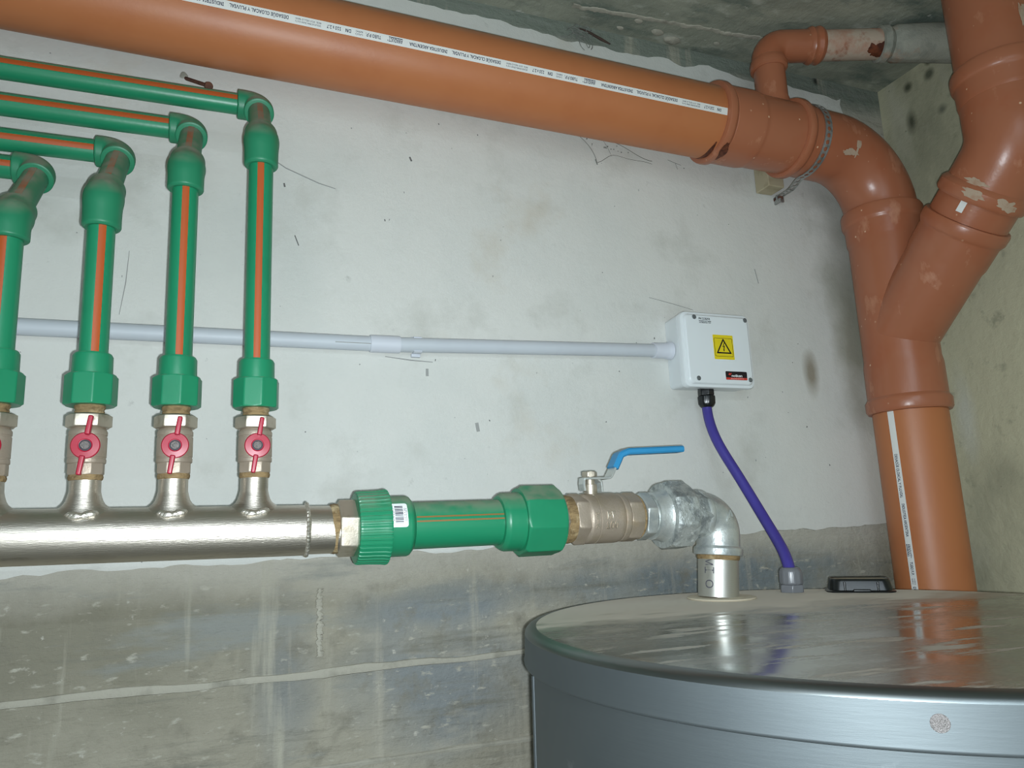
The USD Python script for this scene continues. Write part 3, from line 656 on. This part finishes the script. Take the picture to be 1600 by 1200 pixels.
# ------------------------------------------------------------------ steel manifold
ZM, YM = .0082, .789
MD = unit((1, 0, -.0145)); MP = A([.0857, YM, ZM])
t = thing('manifold', 'polished steel manifold pipe with welded upright branches', 'manifold', (-.05, YM, -.017))
part(t, 'pipe', lathe([(-.375, .004), (-.372, .016), (-.362, .0225), (-.345, .0248), (.0, .0248), (.0, .0238), (.0325, .0238)], MP, MD, 96), M['steel'])
def weld(p, d, R, w, n=150, seed=0):
    th = np.arange(n) * 2 * PI / n
    rf = lambda th, r, s: r + (.0011 * np.abs(np.sin(th * 19 + seed)) + .0008 * np.sin(th * 7 + seed * 2)) * (r > R)
    return lathe([(-w, R - .0008), (-w * .6, R + .0009), (0, R + .0017), (w * .6, R + .0009), (w, R - .0008)], p, d, n, rf)
part(t, 'weld', weld(MP, MD, .0246, .0026), M['weld'], 'weld bead round the pipe end')
for x in vx:
    zt = (MP + MD * (x - MP[0]))[2]
    th = np.arange(64) * 2 * PI / 64
    R = []
    for k, (rr, lift) in enumerate(((.0222, .0002), (.0196, .0016), (.0172, .0038), (.0153, .0070), (.0139, .0112), (.0131, .0150))):
        X, Y = x + rr * np.cos(th), YR + .0015 + rr * np.sin(th)
        zs = zt + np.sqrt(np.maximum(.0246 ** 2 - (Y - YM) ** 2, 0)) + lift - .0004
        if k > 3: zs = zs * 0 + zt + .0246 + lift
        R.append(np.stack([X, Y, zs], 1))
    R.append(np.stack([x + .0131 * np.cos(th), YR + .0131 * np.sin(th), th * 0 + .0615], 1))
    part(t, 'branch', rings_mesh(R, True), M['steel'], smooth=40)
    wl = []
    for k in range(7):
        a = -PI / 2 + (k - 3) * .17 + .05; sp = trimesh.creation.icosphere(2, .0036 + .0012 * ((k * 7) % 3) / 2)
        rr = .0178
        Y = YR + .0015 + rr * math.sin(a); zz_ = zt + math.sqrt(max(.0248 ** 2 - (Y - YM) ** 2, 0)) + .0010
        sp.vertices = sp.vertices * [1.25, .8, .75] * (1 + .35 * (meshkit.noise(sp.vertices * 500 + k, 1)[:, None] - .5)) + [x + rr * math.cos(a), Y, zz_]
        wl.append(sp)
    part(t, 'weld', cat(wl), M['weld'], 'weld bead at the foot of the branch')

# ------------------------------------------------------------------ green adapter pipe between manifold and main valve
AX = A([0, YM + .001, .0085]); DX = (1, 0, 0)
t = thing('hot_water_pipe', 'thick green pipe joining the steel manifold to the main ball valve', 'pipe', (.24, YM, -.031))
part(t, 'sealing', lathe([(.1085, .0236), (.1095, .0246), (.113, .0252), (.1165, .0248), (.1175, .0238)], AX, DX, 64), M['hemp'], 'hemp sealing on the thread')
part(t, 'hexagon', nut(.1160, .1385, .0290, AX, DX, 6, -.36, .002), M['nickel'], 'bright nickel hexagon')
rib = lambda th, r, s: r + .0005 * np.sign(np.sin(th * 44)) * .7 * (r > .0360)
part(t, 'ribbed_collar', lathe([(.1335, .0345), (.1345, .0362), (.137, .0369), (.150, .0371), (.160, .0377), (.1645, .0384), (.1662, .0378), (.1668, .0315)], AX, DX, 352, rib), M['green'], 'ribbed green collar')
part(t, 'sleeve', lathe([(.1650, .0312), (.1865, .0312), (.1890, .0303), (.1905, .0285), (.1925, .0262), (.1930, .0246)], AX, DX, 72), M['green'])
pp = part(t, 'pipe', lathe([(.188, .0246), (.300, .0246)], AX, DX, 72), M['green'])
for a in (8.8, 19.5):
    part(pp, 'stripe', cpatch(AX, *XF, .0246, .1935, .2905, math.radians(a - 2.0), math.radians(a + 2.0), .0002, 2, 1), M['stripe_thin'], 'thin brown stripe')
part(t, 'sleeve', lathe([(.2895, .0246), (.2900, .0285), (.2930, .0308), (.2960, .0318), (.3140, .0322)], AX, DX, 72), M['green'])
part(t, 'octagon', nut(.3132, .3595, .0398, AX, DX, 8, .2, .003, 160), M['green'], 'eight-sided green end piece')
lb = part(t, 'barcode_label', wrap(prism(rrect(.0176, .0262, .0025), .0003), AX, *XF, .0312, .1744, math.radians(21.5), 1, 1) if False else wrap((lambda m: trimesh.Trimesh(*trimesh.remesh.subdivide_to_size(m.vertices, m.faces, .004), process=False))(prism(rrect(.0176, .0262, .0025), .0003)), AX, *XF, .0312, .1742, math.radians(21.5), 1, 1), M['label_white'], 'white label with a bar code', smooth=False)
bars = []; yy = .0095
rb = np.random.default_rng(2)
while yy > -.0088:
    h = float(rb.choice([.0003, .0005, .0009])); bars.append(sbox(-.0048, yy - h, .0036, yy)); yy -= h + float(rb.choice([.0004, .0006, .0009]))
bm = cat([prism(b, .0002) for b in bars])
part(lb, 'bar_code', wrap(bm, AX, *XF, .03155, .1746, math.radians(21.5), 1, 1), M['barcode'], smooth=False)
tx = []
for xo, tt, hh in ((-.0062, '7 798 105', .0012), (.0052, '50 x 1.1/2', .0011), (.0068, 'TUBO ROSCA', .0011)):
    m = text(tt, hh, .0002, False, .014); tx.append(wrap(m, AX, *XF, .03155, .1746 + xo, math.radians(34), 1, -1, True))
part(lb, 'lettering', cat(tx), M['label_grey'], smooth=False)

# ------------------------------------------------------------------ main ball valve with blue lever
t = thing('main_valve', 'large nickel ball valve with a blue lever handle beside the green pipe', 'valve', (.414, YM, -.021))
part(t, 'nipple', cat([lathe([(.3585, .0235), (.367, .0235)], AX, DX, 64), nut(.3600, .3672, .0282, AX, DX, 6, .1, .001)]), M['nickel'])
part(t, 'sealing', lathe([(.3665, .0245), (.3685, .0268), (.373, .0272), (.3775, .0262)], AX, DX, 64), M['hemp'], 'brown hemp sealing')
body = cat([nut(.3765, .3938, .0296, AX, DX, 6, .35, .002),
            lathe([(.3915, .0255), (.3935, .0278), (.396, .0286), (.4035, .0286), (.404, .0281), (.4048, .0281), (.4053, .0287), (.4305, .0287), (.4345, .0283), (.437, .0270), (.4385, .0255)], AX, DX, 88),
            lathe([(.4372, .0262), (.4385, .0276), (.4425, .0280), (.4445, .0272), (.4465, .0255)], AX, DX, 88),
            nut(.4440, .4618, .0290, AX, DX, 8, .2, .002)])
part(t, 'body', body, M['nickel_dull'])
emb = [wrap(text('RF', .0080, .0010, True, .0100), AX, *XF, .0286, .4115, math.radians(5.5), 1, 1), wrap(text('100', .0080, .0010, True, .0150), AX, *XF, .0286, .4105, math.radians(-17), 1, 1),
       wrap(text('DN-40', .0042, .0008, True, .0190), AX, *XF, .0286, .3995, math.radians(13), -1, -1, True)]
part(t, 'raised_lettering', cat(emb), M['nickel'], smooth=False)  # same casting as the body; brighter metal paints in the letter highlights
part(t, 'sealing', lathe([(.4612, .0250), (.4625, .0262), (.4640, .0262), (.4655, .0248)], AX, DX, 64), M['hemp'])
SX = A([.4062, YM, 0])
part(t, 'stem', cat([lathe([(.030, .0105), (.0352, .0100), (.0360, .0078), (.0470, .0078), (.0475, .0055), (.0585, .0055)], SX, (0, 0, 1), 48)]), M['nickel'])
part(t, 'lever_nut', nut(.0556, .0622, .0092, SX, (0, 0, 1), 6, .3, .001, 60), M['nickel'])
def bar(pts, w, th, rad):
    p = fillet([(a, YM, b) for a, b in pts], rad, 8); tan = np.gradient(p, axis=0); tan /= np.linalg.norm(tan, axis=1, keepdims=True)
    R = []
    for q, tt in zip(p, tan):
        nn = np.cross(tt, (0, 1, 0)); e = min(th, w) * .25
        sec = [(-w / 2 + e, -th / 2), (w / 2 - e, -th / 2), (w / 2, -th / 2 + e), (w / 2, th / 2 - e), (w / 2 - e, th / 2), (-w / 2 + e, th / 2), (-w / 2, th / 2 - e), (-w / 2, -th / 2 + e)]
        R.append([q + A([0, a, 0]) + nn * b for a, b in sec])
    m = rings_mesh(R); m.fix_normals(); return m
lv = part(t, 'lever', cat([bar([(.3965, .0540), (.4300, .0540), (.4466, .0815)], .018, .0026, .006), bar([(.3965, .0540), (.3955, .0480), (.3965, .0400)], .014, .0024, .002),
                           bar([(.413, .0540), (.4185, .0500), (.4190, .0385)], .013, .0024, .002)]), M['galv'], 'bent plate of the lever')
part(lv, 'grip', bar([(.4372, .0655), (.4462, .0812), (.4570, .0852), (.5330, .0880)], .0195, .0076, .006), M['blue'], 'blue vinyl grip')

# ------------------------------------------------------------------ galvanized union, elbow and stub
t = thing('pipe_union', 'grey galvanized pipe union between the main valve and the elbow', 'pipe fitting', (.51, YM, -.032))
part(t, 'hex_nipple', cat([nut(.4660, .4812, .0288, AX, DX, 6, .75, .002), lathe([(.4800, .0235), (.4850, .0235)], AX, DX, 48)]), M['galv'])
part(t, 'tail', lathe([(.4830, .0250), (.4835, .0278), (.4870, .0284), (.4935, .0290), (.4985, .0310), (.5015, .0335), (.5030, .0330), (.506, .026)], AX, DX, 88), M['galv'])
s = nut(.4990, .5300, .0420, AX, DX, 8, .28, .004, 200)
part(t, 'union_nut', s, M['galv_rough'], 'eight-sided rough galvanized nut')
part(t, 'tail', nut(.5290, .5570, .0295, AX, DX, 8, .1, .003, 120), M['galv_rough'])
EC = A([.5808, YM + .001, .0085]); SD = unit((-.10, 0, -1.0))
t = thing('galvanized_elbow', 'grey galvanized elbow turning down into the tank', 'pipe fitting', (.578, YM, -.045))
pth = resample(fillet([EC - A([.0265, 0, 0]), EC, EC + SD * .046], .0235, 18), 60)
part(t, 'body', sweep(pth, .0262, 64), M['galv'])
part(t, 'collar', lathe([(-.0300, .0262), (-.0295, .0285), (-.027, .0292), (-.0235, .0288), (-.021, .0262)], EC, DX, 72), M['galv'])
part(t, 'collar', lathe([(.0395, .0262), (.0415, .0285), (.0430, .0294), (.0490, .0294), (.0505, .0288), (.0508, .0240)], EC, SD, 72), M['galv'])
an = A([0, -1.0, 0]); ax_ = A([1.0, 0, 0]); ao = EC + A([-.0030, -.0258, -.0050])
arr = Polygon([(-.0045, -.004), (.0015, .0085), (.0050, .0005), (.0035, .0002), (.0012, .0052), (-.0030, -.0045)]).union(Polygon([(-.0045, -.004), (-.0038, -.0055), (.0010, -.0028), (.0004, -.0015)]))
part(t, 'arrow', place(prism(arr, .0022), ao, ax_, (0, 0, 1), an), M['galv'], 'raised arrow mark', smooth=False)
t = thing('steel_nipple', 'short steel pipe standing on the tank lid under the galvanized elbow', 'pipe', (.576, YM, -.0925))
part(t, 'sealing', lathe([(.0495, .0246), (.051, .0258), (.0535, .0257), (.056, .0246)], EC, SD, 64), M['hemp'], 'hemp sealing under the elbow')
part(t, 'pipe', lathe([(.046, .0242), (.0995, .0242)], EC, SD, 72), mat('satin_steel', (210, 209, 202), .4, .9, bump=[(60, .0002, (1, 1, 20))]))
sd, se1 = SD, unit(A([1, 0, 0]) - SD * SD[0]); se0 = A([0, -1.0, 0])
mio = []
for ch, s in (('M', .0545), ('I', .0680), ('O', .0800)):
    m = text(ch, .0098, .0002, False, {'M': .0085, 'I': .0075 if False else .0016, 'O': .0095}[ch])
    if ch == 'I':
        m = cat([m, prism(sbox(-.0028, .0049, .0044, .0060), .0002), prism(sbox(-.0028, -.0060, .0044, -.0049), .0002)])
    mio.append(wrap(m, EC, sd, se0, se1, .0243, s, math.radians(-62), 1, 1))
part(t, 'lettering', cat(mio), M['label_grey'], 'grey printed letters', smooth=False)
TN = unit((.014, -.010, 1)); TC = A([.572, .564, -.095])
FC = A([.5748, YM + .001, 0]); FC[2] = TC[2] - (TN[0] * (FC[0] - TC[0]) + TN[1] * (FC[1] - TC[1])) / TN[2]
single('sealing_disc', lathe([(0, .0240), (0, .0400), (.0010, .0412), (.0020, .0400), (.0026, .0240)], FC, TN, 72), M['gasket'], 'thin cream sealing disc round the steel pipe on the tank lid', 'gasket')

# ------------------------------------------------------------------ the tank
def lidz(x, y):
    return TC[2] - (TN[0] * (x - TC[0]) + TN[1] * (y - TC[1])) / TN[2]
t = thing('water_tank', 'round stainless steel water tank with an overhanging dusty lid', 'tank', (TC[0], TC[1], -H))
RL = .3215
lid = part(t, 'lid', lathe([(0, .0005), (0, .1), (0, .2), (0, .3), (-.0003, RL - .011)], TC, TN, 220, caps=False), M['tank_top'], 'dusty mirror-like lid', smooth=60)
part(t, 'lid_edge', lathe([(-.0003, RL - .011), (-.0005, RL - .0080), (-.0012, RL - .0050), (-.0024, RL - .0026), (-.0042, RL - .0009), (-.0065, RL - .0002)], TC, TN, 220, caps=False), M['tank_edge'], 'rounded bright edge of the lid', smooth=60)
part(t, 'lid_skirt', lathe([(-.0065, RL - .0002), (-.0280, RL + .0005), (-.0300, RL + .0012), (-.0318, RL + .0008), (-.0326, RL - .0008), (-.0318, RL - .0035)], TC, TN, 220, caps=False), M['tank_side'], 'folded rim of the lid', smooth=60)
part(t, 'body', lathe([(-.012, .3150), (-.03, .3155), (-1.20, .3155), (-1.215, .309), (-1.2155, .30)], TC, TN, 220, caps=True), M['tank_side'], smooth=60)
bs = []
for a in (0, 120, 240):
    c = TC + A([.24 * math.cos(math.radians(a + 30)), .24 * math.sin(math.radians(a + 30)), 0])
    part(t, 'foot', lathe([(0, .022), (.004, .026), (-TC[2] * 0 + H - 1.235 - .0 + .0 - .085, .02)], (c[0], c[1], -H), (0, 0, 1), 24), M['black'])
aS = math.radians(163)
sx = TC + A([.3155 * math.cos(aS), .3155 * math.sin(aS), 0])
part(t, 'side_seam', sweep([sx - TN * .034, sx - TN * 1.19], .0022, 10), M['tank_side'], 'upright seam of the tank body')
ra = math.atan2(.3192 - TC[1], .3643 - TC[0]); rd = A([math.cos(ra), math.sin(ra), 0])
part(t, 'rivet', lathe([(0, .0052), (.0008, .0050), (.0014, .0040), (.0016, .0012)], TC + rd * (RL - .0006) - A([0, 0, .0165]), rd, 32), M['screw'], 'bright rivet in the lid rim')

# cable gland, cable, and black cap on the lid
GC = A([.6935, .803, 0]); GC[2] = lidz(GC[0], GC[1]) - .0003
t = thing('cable_gland', 'smoky grey cable gland on the tank lid holding the purple cable', 'cable gland', GC)
part(t, 'base_nut', nut(0, .0100, .0158, GC, TN, 6, .4, .001, 60), M['grey_gland'])
rf = lambda th, r, s: r * (1 + .012 * np.sign(np.sin(th * 12)) * (r > .0138))
part(t, 'dome_nut', lathe([(.0098, .0128), (.0108, .0140), (.0125, .0146), (.0255, .0142), (.0290, .0128), (.0310, .0105), (.0312, .0080)], GC, TN, 144, rf), M['grey_gland'])
cp = [(.6928, .9445, .176), (.6925, .944, .166), (.6905, .9365, .1420), (.6915, .925, .115), (.7010, .905, .0720), (.7090, .885, .0330), (.7120, .862, -.0030), (.7080, .838, -.0290), (.7000, .815, -.0520), tuple(GC + A([.001, .001, .024]))]
cable = single('purple_cable', sweep(spline(cp, 90), .0074, 28), M['purple'], 'purple cable curving from the white junction box down to the tank', 'cable')
CC = A([.766, .763, 0]); CC[2] = lidz(CC[0], CC[1]) - .0003
cx = unit((.777, -.629, 0)); cy = unit((.629, .777, 0)); cx = unit(cx - TN * (cx @ TN)); cy = np.cross(TN, cx)
def tray(rows):
    R = []
    for z, w, d, r in rows:
        pts = A(rrect(w, d, r).exterior.coords)[:-1]; R.append([CC + cx * a + cy * b + TN * z for a, b in pts])
    m = rings_mesh(R); m.fix_normals(); return m
t = thing('black_cap', 'low glossy black cap with a dusty top on the tank lid beside the downpipe', 'cap', CC)
part(t, 'cap', tray([(.0, .080, .052, .014), (.0018, .081, .053, .014), (.0026, .078, .050, .013), (.0030, .0735, .046, .012), (.0135, .0700, .042, .012), (.0158, .0685, .040, .012), (.0165, .0665, .038, .011), (.0150, .0635, .035, .010)]), M['black_cap'])
part(t, 'top_panel', tray([(.0140, .0630, .0345, .010), (.0156, .0630, .0345, .010), (.0158, .061, .0325, .009)]), M['cream'], 'dusty cream top')
rb_ = []
for u in (-.019, .019):
    b = rbox((-.0012, -.001, .002), (.0012, .0012, .0135), .0006, 8); rb_.append(place(b, CC - cy * .0225 + cx * u, cx, -cy, TN))
part(t, 'rib', rb_[0], M['black_cap']); part(t, 'rib', rb_[1], M['black_cap'])
part(t, 'clip', place(rbox((-.010, -.001, .001), (.010, .0025, .0045), .001, 8), CC - cy * .0245, cx, -cy, TN), M['black_cap'])

# ------------------------------------------------------------------ junction box
bx0, bx1, bz0, bz1, byf = .6430, .7695, .1955, .3125, .918
xc, zc = (bx0 + bx1) / 2, (bz0 + bz1) / 2; W, Hh = bx1 - bx0, bz1 - bz0
t = thing('junction_box', 'white plastic electrical junction box on the plaster wall with a yellow warning label', 'junction box', (xc, .966, bz0))
def loft(rows):
    R = []
    for y, w, h, r in rows:
        pts = A(rrect(w, h, r).exterior.coords)[:-1]; R.append([[xc + a, y, zc + b] for a, b in pts])
    m = rings_mesh(R); m.fix_normals(); return m
part(t, 'body', loft([(.9662, W - .004, Hh - .008, .006), (.9365, W - .002, Hh - .004, .007), (.9340, W - .002, Hh - .004, .007), (.9335, W - .006, Hh - .008, .007), (.9315, W - .006, Hh - .008, .007)]), M['white'])
part(t, 'lid', loft([(.9322, W - .001, Hh - .001, .010), (.9315, W, Hh, .010), (.9245, W, Hh, .010), (.9225, W - .002, Hh - .002, .010), (.9215, W - .009, Hh - .009, .009), (.9190, W - .012, Hh - .012, .009), (.9180, W - .016, Hh - .016, .008)]), M['lid_white'])
YFc = byf
for x, z in ((.6655, .3030), (.7590, .3030), (.6640, .2085), (.7578, .2085)):
    part(t, 'screw', cat([lathe([(-.0005, .0036), (.0004, .0036), (.0008, .0030)], (x, YFc, z), (0, -1, 0), 24)]), M['screw_grey'], 'steel lid screw')
lb = part(t, 'warning_label', front(prism(rrect(.0365, .0380, .001), .0003), .7140, YFc, .2580), M['yellow'], 'yellow warning label')
fr = rrect(.0330, .0285, .0015).difference(rrect(.0320, .0275, .0012))
tri = Polygon([(-.0125, -.0090), (.0125, -.0090), (0, .0125)]).buffer(.0008).difference(Polygon([(-.0103, -.0077), (.0103, -.0077), (0, .0098)]))
bolt = Polygon([(.0012, .0075), (-.0022, .0004), (.0002, .0012), (-.0006, -.0038), (-.0014, -.0034), (.0002, -.0068), (.0014, -.0030), (.0006, -.0036), (.0022, .0030), (-.0004, .0020), (.0024, .0075)])
part(lb, 'symbol', cat([front(prism(g, .0002), .7140, YFc - .0003, .2578) for g in (fr, tri, bolt)]), M['print'], 'black triangle with a lightning bolt')
lb = part(t, 'maker_label', front(prism(rrect(.0390, .0130, .0012), .0003), .7325, YFc, .2142), M['label_black'], 'small black and red label')
part(lb, 'red_band', front(prism(sbox(-.0193, -.0063, .0193, -.0031), .0002), .7325, YFc - .0003, .2142), M['label_red'])
fl = Polygon([(-.0150, .0012), (-.0125, .0046), (-.0120, .0028), (-.0095, .0042), (-.0085, .0026), (-.0105, .0020), (-.0110, .0000), (-.0130, .0008)])
part(lb, 'red_mark', front(prism(fl, .0002), .7325, YFc - .0003, .2142), M['label_red'])
m = text('nolken', .0036, .0002, True, .0195); part(lb, 'lettering', front(m, .7325 - .0090, YFc - .0003, .2140), M['label_white'], smooth=False)
m = text('INDUSTRIA ARGENTINA', .0014, .0002, False, .024); part(lb, 'lettering', front(m, .7325 - .0110, YFc - .0005, .2095), M['label_pale'], smooth=False)
l1 = front(text('PN 1100/01', .0032, .0002, True, .0205), .6735, YFc, .3010); l2 = front(text('Conexion de Termo', .0018, .0002, True, .0220), .6735, YFc, .2975); l3 = front(text('no desarmar 220', .0018, .0002, True, .0205), .6742, YFc, .2951)
part(t, 'lettering', cat([l1, l2, l3]), M['print'], 'black printed lines', smooth=False)
gx = A([.6935, .9445, 0])
gl = part(t, 'cable_gland', cat([nut(-.0 - .2020, -.1880 + .0, .0118, gx, (0, 0, -1), 6, .2, .001, 60)]), M['black'], 'black cable gland under the box')
gl2 = cat([nut(-.1965, -.1870, .0122, gx, (0, 0, -1), 6, .2, .001, 60), lathe([(-.1872, .0105), (-.1862, .0128), (-.1840, .0132), (-.1750, .0128), (-.1710, .0108), (-.1690, .0085)], gx, (0, 0, -1), 96, lambda th, r, s: r * (1 + .02 * np.sign(np.sin(th * 8)) * (r > .012)))])
part(t, 'gland_nut', gl2, M['black'], 'black dome nut of the gland')

# ------------------------------------------------------------------ conduit along the wall
cpts = [A([XL + .001, .9552, .2462]), A([.19, .9552, .2464]), A([.222, .9552, .2468]), A([.642, .9552, .2580])]
t = thing('conduit', 'thin pale grey conduit running along the plaster wall to the junction box', 'conduit', (.2, .966, .23))
part(t, 'pipe', sweep([cpts[0], cpts[1]], .0100, 32), M['conduit'])
part(t, 'pipe', sweep([cpts[2], cpts[3]], .0100, 32), M['conduit'])
part(t, 'coupling', lathe([(.1825, .0100), (.1828, .0114), (.1845, .0117), (.2205, .0117), (.2222, .0114), (.2225, .0100)], (0, .9552, .2442 + .0014), unit((1, 0, .005)), 40), M['conduit_fit'], 'sleeve joining the two conduit lengths')
cd = unit(cpts[3] - cpts[2])
part(t, 'box_connector', lathe([(.3905, .0100), (.3908, .0118), (.3925, .0120), (.4120, .0122), (.4150, .0132), (.4180, .0138), (.4212, .0140)], cpts[2], cd, 44), M['conduit_fit'], 'flared connector at the box')
part(t, 'crack', cpatch((0, .9552, .2464), *XF, .0100, .137, .1825, math.radians(-16), math.radians(-10), .0002, 2, 1), M['scuff'], 'grey line along the conduit')
t = thing('conduit_clip', 'small pale clip holding the conduit just right of its sleeve', 'clip', (.246, .966, .236))
part(t, 'saddle', cat([cpatch((.2405, .9552, .2473), *XF, .0102, 0, .011, math.radians(-20) - PI / 2 - .5, math.radians(-60), .0012, 8, 1), cpatch((.2405, .9552, .2473), *XF, .0102, 0, .011, math.radians(62), math.radians(130), .0012, 8, 1)]), M['conduit_fit'])
part(t, 'ear', rbox((.2400, .962, .2578), (.2540, .9664, .2608), .0008, 8), M['conduit_fit'])
part(t, 'ear', rbox((.2395, .961, .2325), (.2520, .9664, .2372), .0008, 8), M['conduit_fit'])

# ------------------------------------------------------------------ small things on the wall
nb, nh = A([-.0535, .972, .5952]), A([-.0212, .918, .5560]); nd = unit(nh - nb); nl = float(np.linalg.norm(nh - nb))
t = thing('nail', 'rusty nail sticking out of the plaster above the top green pipe', 'nail', nb)
part(t, 'shank', lathe([(0, .0024), (nl - .004, .0024)], nb, nd, 20), M['rust'])
part(t, 'head', lathe([(nl - .006, .0024), (nl - .0045, .0048), (nl - .001, .0052), (nl, .0044)], nb, nd, 24), M['rust'])
part(t, 'plug', lathe([(-.001, .0075), (.0045, .0068), (.0060, .0040)], nb, (0, -1, 0), 24, lambda th, r, s: r * (1 + .25 * np.sin(th * 3 + 1) * .5)), M['mortar'], 'broken grey plug round the nail')
t = thing('twig', 'dark twig hanging in dusty cobweb where the wall meets the ceiling', 'twig', (.555, .96, .765))
tw = spline([(.5270, .964, .7925), (.540, .958, .7850), (.5550, .955, .7765), (.568, .953, .7700), (.5760, .951, .7655)], 30)
part(t, 'stick', sweep(tw, np.interp(np.linspace(0, 1, 30), [0, .3, .7, 1], [.0008, .0018, .0024, .0012]), 10), M['twig'])
r3 = np.random.default_rng(8); st = []
for k in range(26):
    a = A([r3.uniform(.512, .545), .962, r3.uniform(.772, .799)]); b = a + A([r3.normal(0, .012), r3.uniform(-.008, .002), -abs(r3.normal(.012, .01))])
    mid = (a + b) / 2 + A([r3.normal(0, .004), 0, r3.normal(0, .003)])
    st.append(sweep(spline([a, mid, b], 8), .0007, 4))
part(t, 'cobweb', cat(st), M['web'], 'dusty cobweb threads', kind='stuff')
st = []
def thread(pts, r=.00045):
    st.append(sweep(spline(pts, 14), r, 4))
thread([(.500, .955, .6010), (.5140, .958, .5953), (.5351, .962, .5780), (.5440, .9645, .5597)], .0006); thread([(.5440, .9645, .5597), (.5560, .963, .5660), (.5690, .962, .5744), (.595, .962, .5735), (.6300, .963, .5730), (.645, .9645, .572)], .0004)
thread([(.5761, .955, .5925), (.5980, .958, .5870), (.6221, .962, .5800), (.6457, .9645, .5770)], .0006); thread([(.500, .955, .6010), (.535, .95, .597), (.580, .95, .5915)], .0004)
thread([(.5520, .955, .594), (.5640, .960, .582), (.5690, .962, .5744)], .0003); thread([(.5415, .9645, .5650), (.5445, .965, .5570)], .0010); thread([(.676, .9645, .5840), (.690, .9640, .5800), (.701, .9645, .5780)], .0004); thread([(.690, .9640, .5800), (.6935, .9645, .5700)], .0004)
for k in range(14):
    q = r3.uniform(0, 1); c = A([.520 + .08 * q, .957, .594 - .010 * r3.uniform(0, 1) - .006 * q]); sp = trimesh.creation.icosphere(1, r3.uniform(.0006, .0012)); sp.apply_translation(c); st.append(sp)
single('cobweb', cat(st), M['web'], 'dusty cobweb hanging under the orange drain pipe against the wall', 'cobweb', kind='stuff')
